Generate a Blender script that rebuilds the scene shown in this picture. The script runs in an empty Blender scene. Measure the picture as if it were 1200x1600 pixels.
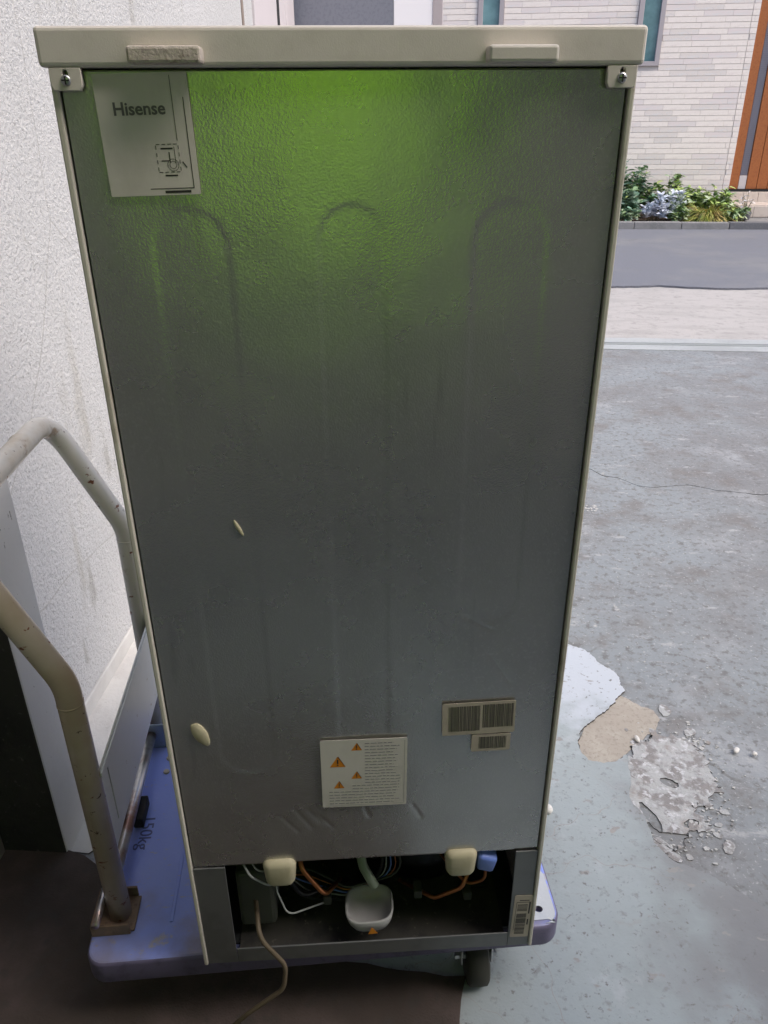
import bpy, bmesh, math, random
from mathutils import Vector, Matrix, noise
R = math.radians
SC = bpy.context.scene
COL = SC.collection
rnd = random.Random(7)

# ------------------------------------------------------------------ camera, sky, sun, exposure
cam_d = bpy.data.cameras.new('camera')
cam = bpy.data.objects.new('camera', cam_d)
COL.objects.link(cam)
# the camera looks 26.6 degrees below the horizon, rolled by 0.45 degrees
rx = Vector((0.99997, -0.00352, -0.00703))      # image right, in (x, y, z)
up_img = Vector((0.00786, 0.44778, 0.89411))    # image up
bk = rx.cross(up_img).normalized()
up_img = bk.cross(rx).normalized()
cam.matrix_world = Matrix(((rx.x, up_img.x, bk.x, 0), (rx.y, up_img.y, bk.y, 0), (rx.z, up_img.z, bk.z, 1.26), (0, 0, 0, 1)))
cam_d.sensor_fit = 'AUTO'
cam_d.sensor_width = 36.0
cam_d.lens = 36.0 * 1210.0 / 1600.0
cam_d.clip_start = 0.02
cam_d.clip_end = 2000
SC.camera = cam

SUN_EL, SUN_AZ = 52.0, 116.0      # azimuth: clockwise from +y (the street side)
world = bpy.data.worlds.new('World')
SC.world = world
world.use_nodes = True
wn = world.node_tree.nodes
sky = wn.new('ShaderNodeTexSky')
sky.sky_type = 'NISHITA'
sky.sun_disc = False
sky.sun_elevation = R(SUN_EL)
sky.sun_rotation = R(SUN_AZ)
sky.air_density = 1.0
sky.dust_density = 4.0
sky.ozone_density = 1.0
world.node_tree.links.new(sky.outputs[0], wn['Background'].inputs[0])
wn['Background'].inputs[1].default_value = 0.15

sd = bpy.data.lights.new('sun', 'SUN')
sd.energy = 1.2
sd.angle = R(40)
sd.color = (1.0, 0.97, 0.93)
sun = bpy.data.objects.new('sun', sd)
COL.objects.link(sun)
sdir = Vector((math.sin(R(SUN_AZ)) * math.cos(R(SUN_EL)), math.cos(R(SUN_AZ)) * math.cos(R(SUN_EL)), math.sin(R(SUN_EL))))
sun.rotation_euler = sdir.to_track_quat('Z', 'Y').to_euler()

ROOF_V = 0.12          # front edge of the unseen roof, set for the shade on the refrigerator
SC.view_settings.view_transform = 'Standard'
SC.view_settings.look = 'None'
SC.view_settings.gamma = 1
SC.view_settings.use_curve_mapping = False
SC.view_settings.exposure = 0.68

# ------------------------------------------------------------------ materials
def mat(name, col, rough=0.6, metal=0.0, layers=(), bumps=(), spec=0.5, rvar=None, coat=0.0, alpha=None, trans=0.0, ior=1.45):
    """layers: (kind, scale, low, high, colour[, stretch]); bumps: (kind, scale, strength, distance[, stretch])"""
    m = bpy.data.materials.new(name)
    m.use_nodes = True
    nt = m.node_tree
    N, L = nt.nodes, nt.links
    b = N['Principled BSDF']
    b.inputs['Roughness'].default_value = rough
    b.inputs['Metallic'].default_value = metal
    b.inputs['Specular IOR Level'].default_value = spec
    b.inputs['Coat Weight'].default_value = coat
    b.inputs['Transmission Weight'].default_value = trans
    b.inputs['IOR'].default_value = ior
    if alpha is not None:
        b.inputs['Alpha'].default_value = alpha
    b.inputs['Base Color'].default_value = (*col, 1)
    tc = N.new('ShaderNodeTexCoord')

    def tex(kind, scale, stretch=None, detail=6.0):
        src = tc.outputs['Object']
        if stretch is not None:
            mp = N.new('ShaderNodeMapping')
            mp.inputs['Scale'].default_value = stretch
            L.new(src, mp.inputs[0])
            src = mp.outputs[0]
        if kind == 'noise':
            t = N.new('ShaderNodeTexNoise')
            t.inputs['Scale'].default_value = scale
            t.inputs['Detail'].default_value = detail
            t.inputs['Roughness'].default_value = 0.62
            out = t.outputs['Fac']
        elif kind == 'fine':
            t = N.new('ShaderNodeTexNoise')
            t.inputs['Scale'].default_value = scale
            t.inputs['Detail'].default_value = 2.0
            out = t.outputs['Fac']
        elif kind == 'spots':
            t = N.new('ShaderNodeTexVoronoi')
            t.inputs['Scale'].default_value = scale
            t.inputs['Randomness'].default_value = 1.0
            mth = N.new('ShaderNodeMath')
            mth.operation = 'SUBTRACT'
            mth.inputs[0].default_value = 1.0
            L.new(t.outputs['Distance'], mth.inputs[1])
            out = mth.outputs[0]
        elif kind in ('gradx', 'grady'):
            t = N.new('ShaderNodeTexNoise')
            t.inputs['Scale'].default_value = scale
            t.inputs['Detail'].default_value = 8.0
            sx = N.new('ShaderNodeSeparateXYZ')
            L.new(src, sx.inputs[0])
            a1 = N.new('ShaderNodeMath'); a1.operation = 'MULTIPLY_ADD'
            a1.inputs[1].default_value = 0.45; a1.inputs[2].default_value = -0.225
            L.new(t.outputs['Fac'], a1.inputs[0])
            a2 = N.new('ShaderNodeMath'); a2.operation = 'ADD'
            L.new(a1.outputs[0], a2.inputs[0]); L.new(sx.outputs['X' if kind == 'gradx' else 'Y'], a2.inputs[1])
            out = a2.outputs[0]
        elif kind == 'cracks':
            n2 = N.new('ShaderNodeTexNoise')
            n2.inputs['Scale'].default_value = scale * 2
            L.new(src, n2.inputs[0])
            mx = N.new('ShaderNodeMix')
            mx.data_type = 'VECTOR'
            mx.inputs[0].default_value = 0.12
            L.new(src, mx.inputs[4])
            L.new(n2.outputs['Color'], mx.inputs[5])
            src = mx.outputs[1]
            t = N.new('ShaderNodeTexVoronoi')
            t.feature = 'DISTANCE_TO_EDGE'
            t.inputs['Scale'].default_value = scale
            mth = N.new('ShaderNodeMath')
            mth.operation = 'SUBTRACT'
            mth.inputs[0].default_value = 1.0
            L.new(t.outputs['Distance'], mth.inputs[1])
            out = mth.outputs[0]
        L.new(src, t.inputs['Vector'])
        return out

    if layers:
        cur = None
        for ly in layers:
            kind, scale, lo, hi, c = ly[:5]
            st = ly[5] if len(ly) > 5 else None
            f = tex(kind, scale, st)
            mr = N.new('ShaderNodeMapRange')
            mr.inputs['From Min'].default_value = lo
            mr.inputs['From Max'].default_value = hi
            mr.interpolation_type = 'SMOOTHSTEP'
            L.new(f, mr.inputs['Value'])
            mx = N.new('ShaderNodeMix')
            mx.data_type = 'RGBA'
            L.new(mr.outputs[0], mx.inputs[0])
            if cur is None:
                mx.inputs[6].default_value = (*col, 1)
            else:
                L.new(cur, mx.inputs[6])
            mx.inputs[7].default_value = (*c, 1)
            cur = mx.outputs[2]
        L.new(cur, b.inputs['Base Color'])
    if rvar:
        f = tex('noise', rvar[0])
        mr = N.new('ShaderNodeMapRange')
        mr.inputs['From Min'].default_value = 0.35
        mr.inputs['From Max'].default_value = 0.65
        mr.inputs['To Min'].default_value = rvar[1]
        mr.inputs['To Max'].default_value = rvar[2]
        L.new(f, mr.inputs['Value'])
        L.new(mr.outputs[0], b.inputs['Roughness'])
    prev = None
    for bp in bumps:
        kind, scale, strength, dist = bp[:4]
        st = bp[4] if len(bp) > 4 else None
        f = tex(kind, scale, st)
        bn = N.new('ShaderNodeBump')
        bn.inputs['Strength'].default_value = strength
        bn.inputs['Distance'].default_value = dist
        L.new(f, bn.inputs['Height'])
        if prev:
            L.new(prev, bn.inputs['Normal'])
        prev = bn.outputs[0]
    if prev:
        L.new(prev, b.inputs['Normal'])
    return m

M = {}
M['floor'] = mat('concrete_floor', (0.25, 0.275, 0.295), 0.55, layers=(
    ('noise', 1.1, 0.42, 0.62, (0.205, 0.21, 0.218)), ('noise', 5.0, 0.50, 0.70, (0.185, 0.178, 0.175)), ('noise', 2.3, 0.54, 0.72, (0.33, 0.345, 0.365)), ('noise', 11, 0.58, 0.72, (0.36, 0.37, 0.385), (1, 2.5, 1)),
    ('noise', 45, 0.50, 0.66, (0.165, 0.168, 0.17)), ('noise', 130, 0.58, 0.70, (0.40, 0.41, 0.42)), ('noise', 75, 0.60, 0.70, (0.18, 0.178, 0.175)),
    ('spots', 19, 0.985, 0.993, (0.60, 0.60, 0.60)), ('noise', 28, 0.67, 0.76, (0.21, 0.2, 0.195)), ('noise', 17, 0.66, 0.76, (0.47, 0.465, 0.46))),
    bumps=(('noise', 6, 0.35, 0.02), ('noise', 60, 0.5, 0.004), ('noise', 260, 0.35, 0.0015)), rvar=(3.0, 0.38, 0.7))
M['pale_mortar'] = mat('pale_mortar', (0.66, 0.64, 0.61), 0.8, layers=(('noise', 8, 0.45, 0.65, (0.58, 0.555, 0.53)), ('noise', 40, 0.6, 0.7, (0.48, 0.46, 0.43))), bumps=(('noise', 30, 0.5, 0.006),))
M['mat'] = mat('dark_brown_sheet', (0.058, 0.044, 0.037), 0.85, layers=(('noise', 4, 0.42, 0.65, (0.10, 0.074, 0.068)), ('noise', 30, 0.5, 0.7, (0.06, 0.05, 0.045))), bumps=(('fine', 300, 0.5, 0.002), ('noise', 8, 0.3, 0.01)))
M['under'] = mat('floor_dirt_edge_shade', (0.07, 0.065, 0.06), 0.9, layers=(('noise', 40, 0.4, 0.6, (0.12, 0.11, 0.1)),))  # dirt below the crack; also painted shade on the floor sheets' edges
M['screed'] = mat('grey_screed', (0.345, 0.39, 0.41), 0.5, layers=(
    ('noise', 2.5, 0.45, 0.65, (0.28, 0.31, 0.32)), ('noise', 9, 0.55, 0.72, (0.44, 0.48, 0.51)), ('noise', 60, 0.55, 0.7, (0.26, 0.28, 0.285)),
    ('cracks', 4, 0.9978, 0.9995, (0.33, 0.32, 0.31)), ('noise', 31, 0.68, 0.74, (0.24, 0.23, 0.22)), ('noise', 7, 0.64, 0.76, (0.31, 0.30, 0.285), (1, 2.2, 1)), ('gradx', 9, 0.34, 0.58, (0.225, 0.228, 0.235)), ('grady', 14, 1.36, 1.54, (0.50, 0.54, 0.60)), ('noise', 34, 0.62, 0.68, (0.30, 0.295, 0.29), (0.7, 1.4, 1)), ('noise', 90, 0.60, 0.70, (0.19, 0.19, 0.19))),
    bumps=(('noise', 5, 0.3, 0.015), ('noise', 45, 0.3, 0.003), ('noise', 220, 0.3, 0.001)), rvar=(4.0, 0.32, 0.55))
M['white_screed'] = mat('white_screed', (0.56, 0.60, 0.66), 0.55, layers=(
    ('noise', 14, 0.53, 0.66, (0.40, 0.425, 0.45), (1, 2.5, 1)), ('noise', 34, 0.56, 0.66, (0.34, 0.335, 0.33), (0.6, 1.6, 1)), ('noise', 11, 0.62, 0.70, (0.42, 0.43, 0.44))),
    bumps=(('noise', 30, 0.6, 0.006), ('noise', 160, 0.4, 0.0015)))
M['flake'] = mat('flaking_screed', (0.40, 0.41, 0.42), 0.7, layers=(
    ('noise', 26, 0.47, 0.58, (0.25, 0.24, 0.24)), ('noise', 60, 0.54, 0.64, (0.56, 0.57, 0.60)), ('noise', 15, 0.56, 0.68, (0.29, 0.265, 0.25)), ('noise', 9, 0.6, 0.72, (0.62, 0.63, 0.66)), ('spots', 60, 0.9, 0.97, (0.2, 0.18, 0.17))),
    bumps=(('noise', 24, 0.9, 0.008), ('noise', 70, 0.8, 0.004), ('noise', 200, 0.5, 0.0015)))
M['tan'] = mat('bare_mortar', (0.37, 0.335, 0.295), 0.85, layers=(
    ('noise', 12, 0.45, 0.65, (0.42, 0.39, 0.345)), ('noise', 90, 0.5, 0.66, (0.31, 0.28, 0.245)), ('noise', 240, 0.6, 0.7, (0.22, 0.195, 0.17))),
    bumps=(('noise', 90, 0.4, 0.002),))
M['apron'] = mat('apron_concrete', (0.43, 0.41, 0.40), 0.8, layers=(
    ('noise', 2.0, 0.45, 0.65, (0.37, 0.355, 0.345), (1, 3, 1)), ('noise', 16, 0.5, 0.68, (0.33, 0.315, 0.305)), ('noise', 80, 0.55, 0.7, (0.33, 0.315, 0.30)), ('spots', 18, 0.95, 0.98, (0.3, 0.24, 0.2))),
    bumps=(('noise', 30, 0.5, 0.006), ('noise', 140, 0.5, 0.003)))
M['smooth'] = mat('smooth_concrete', (0.40, 0.425, 0.435), 0.55, layers=(('noise', 3, 0.45, 0.65, (0.34, 0.36, 0.37)), ('noise', 60, 0.55, 0.7, (0.30, 0.31, 0.32))), bumps=(('noise', 60, 0.2, 0.003),))
M['asphalt'] = mat('asphalt', (0.20, 0.21, 0.25), 0.75, layers=(
    ('noise', 0.9, 0.45, 0.65, (0.25, 0.255, 0.275)), ('noise', 120, 0.46, 0.62, (0.145, 0.15, 0.165)), ('spots', 90, 0.9, 0.96, (0.42, 0.41, 0.42)), ('noise', 5, 0.55, 0.7, (0.18, 0.185, 0.205))),
    bumps=(('noise', 110, 1.0, 0.010),))
M['ground'] = mat('ground_gravel', (0.25, 0.24, 0.22), 0.9, layers=(('noise', 3, 0.4, 0.6, (0.2, 0.19, 0.17)),), bumps=(('noise', 40, 0.5, 0.02),))
M['kerb'] = mat('kerb_concrete', (0.24, 0.235, 0.235), 0.85, layers=(('noise', 6, 0.45, 0.65, (0.19, 0.19, 0.19)), ('noise', 90, 0.5, 0.7, (0.3, 0.29, 0.285))), bumps=(('noise', 90, 0.6, 0.004),))
M['kerb_dark'] = mat('kerb_dark', (0.14, 0.14, 0.15), 0.85, layers=(('noise', 60, 0.5, 0.7, (0.2, 0.2, 0.2)),), bumps=(('noise', 90, 0.5, 0.004),))
M['soil'] = mat('soil', (0.10, 0.07, 0.05), 0.95, layers=(('noise', 25, 0.45, 0.65, (0.16, 0.11, 0.08)),), bumps=(('noise', 30, 0.9, 0.03),))
M['stucco'] = mat('rough_white_stucco', (0.61, 0.605, 0.61), 0.85, layers=(
    ('noise', 1.6, 0.45, 0.68, (0.57, 0.565, 0.565), (1, 1, 0.5)), ('noise', 3.2, 0.60, 0.72, (0.50, 0.485, 0.46), (1.6, 1.6, 0.35)), ('noise', 5.5, 0.62, 0.70, (0.44, 0.43, 0.415), (1.5, 1.5, 0.5)), ('cracks', 0.9, 0.9982, 0.9997, (0.48, 0.47, 0.46)), ('noise', 130, 0.55, 0.67, (0.40, 0.39, 0.39)), ('noise', 7, 0.66, 0.78, (0.60, 0.585, 0.57)), ('spots', 22, 0.965, 0.985, (0.34, 0.33, 0.32))),
    bumps=(('noise', 14, 0.35, 0.012), ('noise', 100, 0.95, 0.008), ('noise', 240, 0.8, 0.003)))
M['smooth_wall'] = mat('smooth_white_render', (0.74, 0.74, 0.75), 0.7, layers=(
    ('noise', 3, 0.5, 0.75, (0.66, 0.66, 0.67)), ('noise', 60, 0.68, 0.72, (0.22, 0.21, 0.2), (1, 1, 0.35)), ('spots', 48, 0.955, 0.975, (0.18, 0.17, 0.16))),
    bumps=(('noise', 40, 0.25, 0.003),))
M['dark_wall'] = mat('shaded_grey_render', (0.05, 0.048, 0.045), 0.8, layers=(('noise', 5, 0.45, 0.65, (0.035, 0.034, 0.034)), ('noise', 70, 0.60, 0.7, (0.10, 0.095, 0.09))), bumps=(('noise', 50, 0.4, 0.004),))
M['skirting'] = mat('skirting_render', (0.60, 0.585, 0.565), 0.75, layers=(('noise', 6, 0.45, 0.65, (0.53, 0.515, 0.495)),), bumps=(('noise', 40, 0.3, 0.004),))
M['alu'] = mat('painted_aluminium', (0.60, 0.545, 0.56), 0.45, layers=(('noise', 8, 0.45, 0.7, (0.56, 0.51, 0.525)),), bumps=(('noise', 200, 0.1, 0.0005),))
M['alu_frame'] = mat('window_frame_aluminium', (0.44, 0.39, 0.40), 0.4, metal=0.2)
M['seam'] = mat('brown_seal', (0.24, 0.19, 0.16), 0.7)
M['gap_shade'] = mat('black_gap_shade', (0.02, 0.02, 0.022), 0.6)
M['frost'] = mat('grey_frosted_panel', (0.20, 0.21, 0.25), 0.30, layers=(('noise', 60, 0.45, 0.65, (0.17, 0.18, 0.22)),), bumps=(('noise', 120, 0.25, 0.001),))
M['whiteboard'] = mat('white_door_panel', (0.82, 0.81, 0.84), 0.5)
M['tile1'] = mat('facade_tile_white', (0.87, 0.785, 0.725), 0.6, layers=(('noise', 7, 0.5, 0.68, (0.79, 0.70, 0.645), (1, 1, 3)), ('noise', 120, 0.55, 0.7, (0.70, 0.65, 0.61))), bumps=(('noise', 60, 0.4, 0.003),))
M['tile2'] = mat('facade_tile_greyish', (0.77, 0.69, 0.64), 0.6, layers=(('noise', 7, 0.45, 0.66, (0.74, 0.70, 0.68), (1, 1, 3)), ('noise', 120, 0.55, 0.7, (0.56, 0.52, 0.50))), bumps=(('noise', 60, 0.4, 0.003),))
M['tile3'] = mat('facade_tile_pink', (0.78, 0.69, 0.66), 0.6, layers=(('noise', 7, 0.45, 0.66, (0.74, 0.695, 0.675), (1, 1, 3)),), bumps=(('noise', 60, 0.4, 0.003),))
M['grout'] = mat('facade_grout', (0.62, 0.56, 0.535), 0.9, layers=(('noise', 30, 0.4, 0.7, (0.6, 0.56, 0.54)),))
M['glass'] = mat('window_glass', (0.07, 0.16, 0.18), 0.08, spec=0.7, layers=(('noise', 1.1, 0.4, 0.65, (0.16, 0.30, 0.33)),))
M['wood'] = mat('orange_door_wood', (0.36, 0.115, 0.03), 0.5, layers=(('noise', 9, 0.45, 0.65, (0.30, 0.085, 0.025), (4, 4, 0.25)), ('noise', 40, 0.5, 0.7, (0.42, 0.15, 0.05), (4, 4, 0.2)), ('spots', 3.5, 0.93, 0.98, (0.16, 0.05, 0.02))), bumps=(('noise', 30, 0.2, 0.002, (4, 4, 0.3)),))
M['louver'] = mat('grey_door_louver', (0.22, 0.21, 0.25), 0.4, metal=0.3)
M['lightblock'] = mat('pale_door_block', (0.58, 0.53, 0.52), 0.5)
M['stone_step'] = mat('beige_step_tile', (0.60, 0.52, 0.45), 0.7, layers=(('noise', 12, 0.45, 0.65, (0.54, 0.46, 0.40)),), bumps=(('noise', 80, 0.3, 0.002),))
M['roof'] = mat('unseen_roof_grey', (0.16, 0.16, 0.16), 0.6)
M['house_roof'] = mat('house_roof_dark', (0.10, 0.09, 0.09), 0.7)
M['rear'] = mat('rear_wall_grey', (0.26, 0.24, 0.225), 0.85, layers=(('noise', 2, 0.45, 0.65, (0.21, 0.195, 0.18)),), bumps=(('noise', 40, 0.3, 0.004),))
def translucent(name, col):
    m = bpy.data.materials.new(name); m.use_nodes = True
    N, L = m.node_tree.nodes, m.node_tree.links
    N.remove(N['Principled BSDF'])
    a, b, x = N.new('ShaderNodeBsdfDiffuse'), N.new('ShaderNodeBsdfTranslucent'), N.new('ShaderNodeMixShader')
    a.inputs[0].default_value = (*col, 1); b.inputs[0].default_value = (*col, 1)
    x.inputs[0].default_value = 0.93
    L.new(a.outputs[0], x.inputs[1]); L.new(b.outputs[0], x.inputs[2]); L.new(x.outputs[0], N['Material Output'].inputs[0])
    return m
M['green'] = translucent('green_reflection_sheet', (0.45, 0.94, 0.04))
# refrigerator
M['panel'] = mat('galvanised_back_panel', (0.56, 0.55, 0.53), 0.27, metal=0.82, layers=(('noise', 5, 0.4, 0.65, (0.51, 0.50, 0.485)), ('noise', 300, 0.5, 0.7, (0.60, 0.59, 0.57)), ('noise', 26, 0.62, 0.75, (0.46, 0.45, 0.44), (1, 1, 0.12))),
    bumps=(('noise', 9, 0.05, 0.01), ('fine', 520, 0.5, 0.0005)), rvar=(4, 0.26, 0.29))
M['shell'] = mat('off_white_fridge_paint', (0.68, 0.65, 0.59), 0.35, layers=(('noise', 6, 0.5, 0.7, (0.57, 0.53, 0.46)), ('spots', 20, 0.975, 0.985, (0.25, 0.18, 0.1))), bumps=(('fine', 500, 0.1, 0.0005),))
M['shell_rust'] = mat('fridge_edge_worn', (0.66, 0.62, 0.55), 0.45, layers=(('noise', 5, 0.55, 0.68, (0.42, 0.36, 0.28)), ('noise', 22, 0.66, 0.74, (0.26, 0.14, 0.06))))
M['lid'] = mat('beige_plastic_lid', (0.75, 0.69, 0.645), 0.45, layers=(('noise', 40, 0.45, 0.65, (0.71, 0.65, 0.605)),), bumps=(('fine', 900, 0.25, 0.0004), ('noise', 14, 0.1, 0.003)))
M['foam'] = mat('rough_beige_spacer', (0.58, 0.51, 0.45), 0.85, layers=(('noise', 160, 0.52, 0.66, (0.38, 0.31, 0.26)),), bumps=(('noise', 160, 0.8, 0.002),))
M['flange'] = mat('grey_flange_steel', (0.20, 0.205, 0.205), 0.42, metal=0.5, layers=(('noise', 12, 0.45, 0.65, (0.165, 0.17, 0.17)),), bumps=(('fine', 400, 0.2, 0.0006),))
M['paper'] = mat('white_paper_label', (0.70, 0.66, 0.61), 0.6, layers=(('noise', 18, 0.45, 0.68, (0.64, 0.60, 0.55)),), bumps=(('noise', 25, 0.25, 0.002),))
M['paper_tan'] = mat('tan_paper_label', (0.50, 0.44, 0.36), 0.65, layers=(('noise', 30, 0.45, 0.65, (0.44, 0.385, 0.315)),))
M['ink'] = mat('black_ink', (0.035, 0.033, 0.032), 0.6)
M['faded_ink'] = mat('faded_ink', (0.16, 0.15, 0.15), 0.6)
M['ink_grey'] = mat('grey_ink', (0.33, 0.32, 0.31), 0.6)
M['ink_brown'] = mat('barcode_ink', (0.10, 0.085, 0.075), 0.6)
M['orange'] = mat('orange_ink', (0.75, 0.26, 0.015), 0.55)
M['black'] = mat('black_enamel', (0.012, 0.012, 0.014), 0.35)
M['black_matt'] = mat('black_matt', (0.016, 0.016, 0.018), 0.75, bumps=(('noise', 60, 0.3, 0.003),))
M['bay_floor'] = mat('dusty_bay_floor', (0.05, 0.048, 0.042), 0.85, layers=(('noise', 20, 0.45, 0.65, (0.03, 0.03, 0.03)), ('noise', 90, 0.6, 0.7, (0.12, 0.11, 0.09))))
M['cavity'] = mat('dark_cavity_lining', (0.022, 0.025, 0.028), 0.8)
M['tray'] = mat('white_plastic_tray', (0.42, 0.42, 0.42), 0.4, layers=(('noise', 30, 0.55, 0.7, (0.42, 0.40, 0.37)),))
M['copper'] = mat('copper', (0.62, 0.24, 0.10), 0.35, metal=0.8, layers=(('noise', 30, 0.45, 0.65, (0.4, 0.16, 0.07)),))
M['hose'] = mat('greenish_drain_hose', (0.25, 0.30, 0.22), 0.3, bumps=(('fine', 200, 0.2, 0.001),))
M['cream'] = mat('cream_plastic', (0.54, 0.49, 0.34), 0.5, layers=(('noise', 30, 0.45, 0.65, (0.47, 0.42, 0.28)),))
M['blue_conn'] = mat('blue_plastic', (0.16, 0.25, 0.68), 0.4)
M['cord'] = mat('tan_power_cord', (0.13, 0.10, 0.065), 0.55)
M['wire'] = mat('white_wire', (0.36, 0.38, 0.37), 0.45)
M['greybox'] = mat('grey_green_plastic', (0.07, 0.075, 0.062), 0.55)
# cart
M['deck'] = mat('lilac_blue_plastic', (0.25, 0.325, 0.80), 0.38, layers=(('noise', 3.5, 0.45, 0.7, (0.29, 0.36, 0.78)), ('noise', 18, 0.62, 0.70, (0.46, 0.42, 0.38)), ('noise', 60, 0.62, 0.70, (0.36, 0.36, 0.50), (1, 3, 1)), ('grady', 12, 0.12, -0.08, (0.22, 0.20, 0.27))),
    bumps=(('noise', 60, 0.2, 0.002), ('fine', 400, 0.1, 0.0005)), rvar=(12, 0.28, 0.5))
M['deck_end'] = mat('scuffed_glare_plastic', (0.52, 0.55, 0.60), 0.42, layers=(('noise', 16, 0.45, 0.65, (0.46, 0.50, 0.57)), ('noise', 130, 0.6, 0.7, (0.62, 0.63, 0.62))), bumps=(('noise', 200, 0.3, 0.001),))
M['deck_side'] = mat('purple_plastic_edge', (0.135, 0.12, 0.20), 0.5, layers=(('noise', 40, 0.5, 0.68, (0.10, 0.09, 0.15)),), bumps=(('fine', 300, 0.2, 0.001),))
M['deck_ink'] = mat('moulded_letter_blue', (0.07, 0.085, 0.24), 0.45)
M['handle'] = mat('cream_painted_tube', (0.74, 0.715, 0.67), 0.26, layers=(
    ('grady', 7, 0.24, 0.02, (0.47, 0.38, 0.27)),
    ('noise', 4, 0.52, 0.72, (0.55, 0.47, 0.36)), ('noise', 14, 0.62, 0.72, (0.36, 0.27, 0.19)), ('noise', 38, 0.635, 0.67, (0.24, 0.10, 0.06), (1, 1, 1.6)), ('noise', 85, 0.66, 0.69, (0.12, 0.08, 0.06))),
    bumps=(('noise', 60, 0.12, 0.002),))
M['plate'] = mat('pale_steel_plate', (0.78, 0.81, 0.81), 0.4, metal=0.0, layers=(('noise', 5, 0.45, 0.65, (0.72, 0.76, 0.77)), ('noise', 50, 0.66, 0.70, (0.34, 0.27, 0.18))), bumps=(('noise', 60, 0.1, 0.001),))
M['steel'] = mat('zinc_steel', (0.55, 0.56, 0.57), 0.32, metal=0.9, layers=(('noise', 7, 0.5, 0.62, (0.33, 0.20, 0.17)), ('noise', 50, 0.55, 0.7, (0.42, 0.40, 0.40))))
M['bracket'] = mat('blue_grey_bracket', (0.30, 0.37, 0.47), 0.4, metal=0.5, layers=(('noise', 30, 0.55, 0.68, (0.22, 0.2, 0.19)),))
M['rusty'] = mat('rusty_brown_steel', (0.20, 0.14, 0.10), 0.7, layers=(('noise', 20, 0.45, 0.65, (0.30, 0.20, 0.13)), ('noise', 60, 0.55, 0.7, (0.12, 0.08, 0.06))))
M['track'] = mat('dull_track_steel', (0.50, 0.53, 0.54), 0.5, metal=0.4)
M['rubber'] = mat('dark_rubber', (0.05, 0.05, 0.042), 0.8, bumps=(('noise', 80, 0.3, 0.002),))
M['slit'] = mat('dark_slot', (0.03, 0.03, 0.03), 0.8)
M['rag'] = mat('white_cloth', (0.75, 0.74, 0.75), 0.85, bumps=(('noise', 25, 0.6, 0.01),))
M['bag'] = mat('black_plastic_film', (0.008, 0.009, 0.014), 0.45, bumps=(('noise', 16, 0.6, 0.02),))
M['stone'] = mat('white_chip', (0.66, 0.65, 0.63), 0.8)
M['chip'] = mat('grey_chip', (0.46, 0.46, 0.46), 0.8)
# plants
def leafmat(n, a, b2):
    return mat(n, a, 0.5, layers=(('noise', 9, 0.4, 0.62, b2),))
M['leaf_dark'] = leafmat('leaf_dark_green', (0.12, 0.22, 0.09), (0.26, 0.37, 0.20))
M['leaf_blue'] = leafmat('leaf_blue_green', (0.15, 0.28, 0.20), (0.38, 0.47, 0.38))
M['leaf_light'] = leafmat('leaf_light_green', (0.28, 0.44, 0.09), (0.52, 0.58, 0.24))
M['leaf_silver'] = leafmat('leaf_silver', (0.74, 0.76, 0.84), (0.60, 0.66, 0.74))
M['leaf_var'] = leafmat('leaf_variegated', (0.20, 0.32, 0.14), (0.52, 0.58, 0.40))
M['grass_y'] = leafmat('blade_yellow_green', (0.36, 0.40, 0.07), (0.56, 0.42, 0.17))
M['stem'] = mat('plant_stem', (0.16, 0.13, 0.07), 0.8)
M['petal'] = mat('white_petal', (0.80, 0.77, 0.78), 0.6)
M['pot'] = mat('grey_pot', (0.20, 0.2, 0.22), 0.5)

# ------------------------------------------------------------------ mesh helpers
def link(name, me, m=None, parent=None, loc=None, rot=None):
    o = bpy.data.objects.new(name, me)
    COL.objects.link(o)
    if m is not None and me is not None:
        for x in (m if isinstance(m, (list, tuple)) else (m,)):
            me.materials.append(M[x] if isinstance(x, str) else x)
    if parent is not None:
        o.parent = parent
    if loc is not None:
        o.location = loc
    if rot is not None:
        o.rotation_euler = rot
    return o

def empty(name, loc, rz=0.0):
    return link(name, None, None, None, loc, (0, 0, rz))

def tag(o, label=None, cat=None, kind=None, group=None):
    if label: o['label'] = label
    if cat: o['category'] = cat
    if kind: o['kind'] = kind
    if group: o['group'] = group
    return o

def from_bm(bm, name, smooth=False):
    me = bpy.data.meshes.new(name)
    bmesh.ops.recalc_face_normals(bm, faces=bm.faces)
    bm.to_mesh(me)
    bm.free()
    if smooth:
        for p in me.polygons: p.use_smooth = True
    return me

def add_box(bm, x0, x1, y0, y1, z0, z1, bev=0.0, seg=2, rot=None):
    g = bmesh.ops.create_cube(bm, size=1.0)
    vs = g['verts']
    for v in vs:
        v.co = Vector(((x0 + x1) / 2 + v.co.x * (x1 - x0), (y0 + y1) / 2 + v.co.y * (y1 - y0), (z0 + z1) / 2 + v.co.z * (z1 - z0)))
    if rot is not None:
        bmesh.ops.rotate(bm, verts=vs, cent=rot[0], matrix=rot[1])
    if bev > 0:
        es = list({e for v in vs for e in v.link_edges})
        bmesh.ops.bevel(bm, geom=es, offset=bev, segments=seg, profile=0.5, affect='EDGES')

def box(name, x0, x1, y0, y1, z0, z1, m, parent=None, bev=0.0, seg=2, smooth=False, loc=None, rot=None):
    bm = bmesh.new()
    add_box(bm, x0, x1, y0, y1, z0, z1, bev, seg)
    return link(name, from_bm(bm, name, smooth), m, parent, loc, rot)

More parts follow.
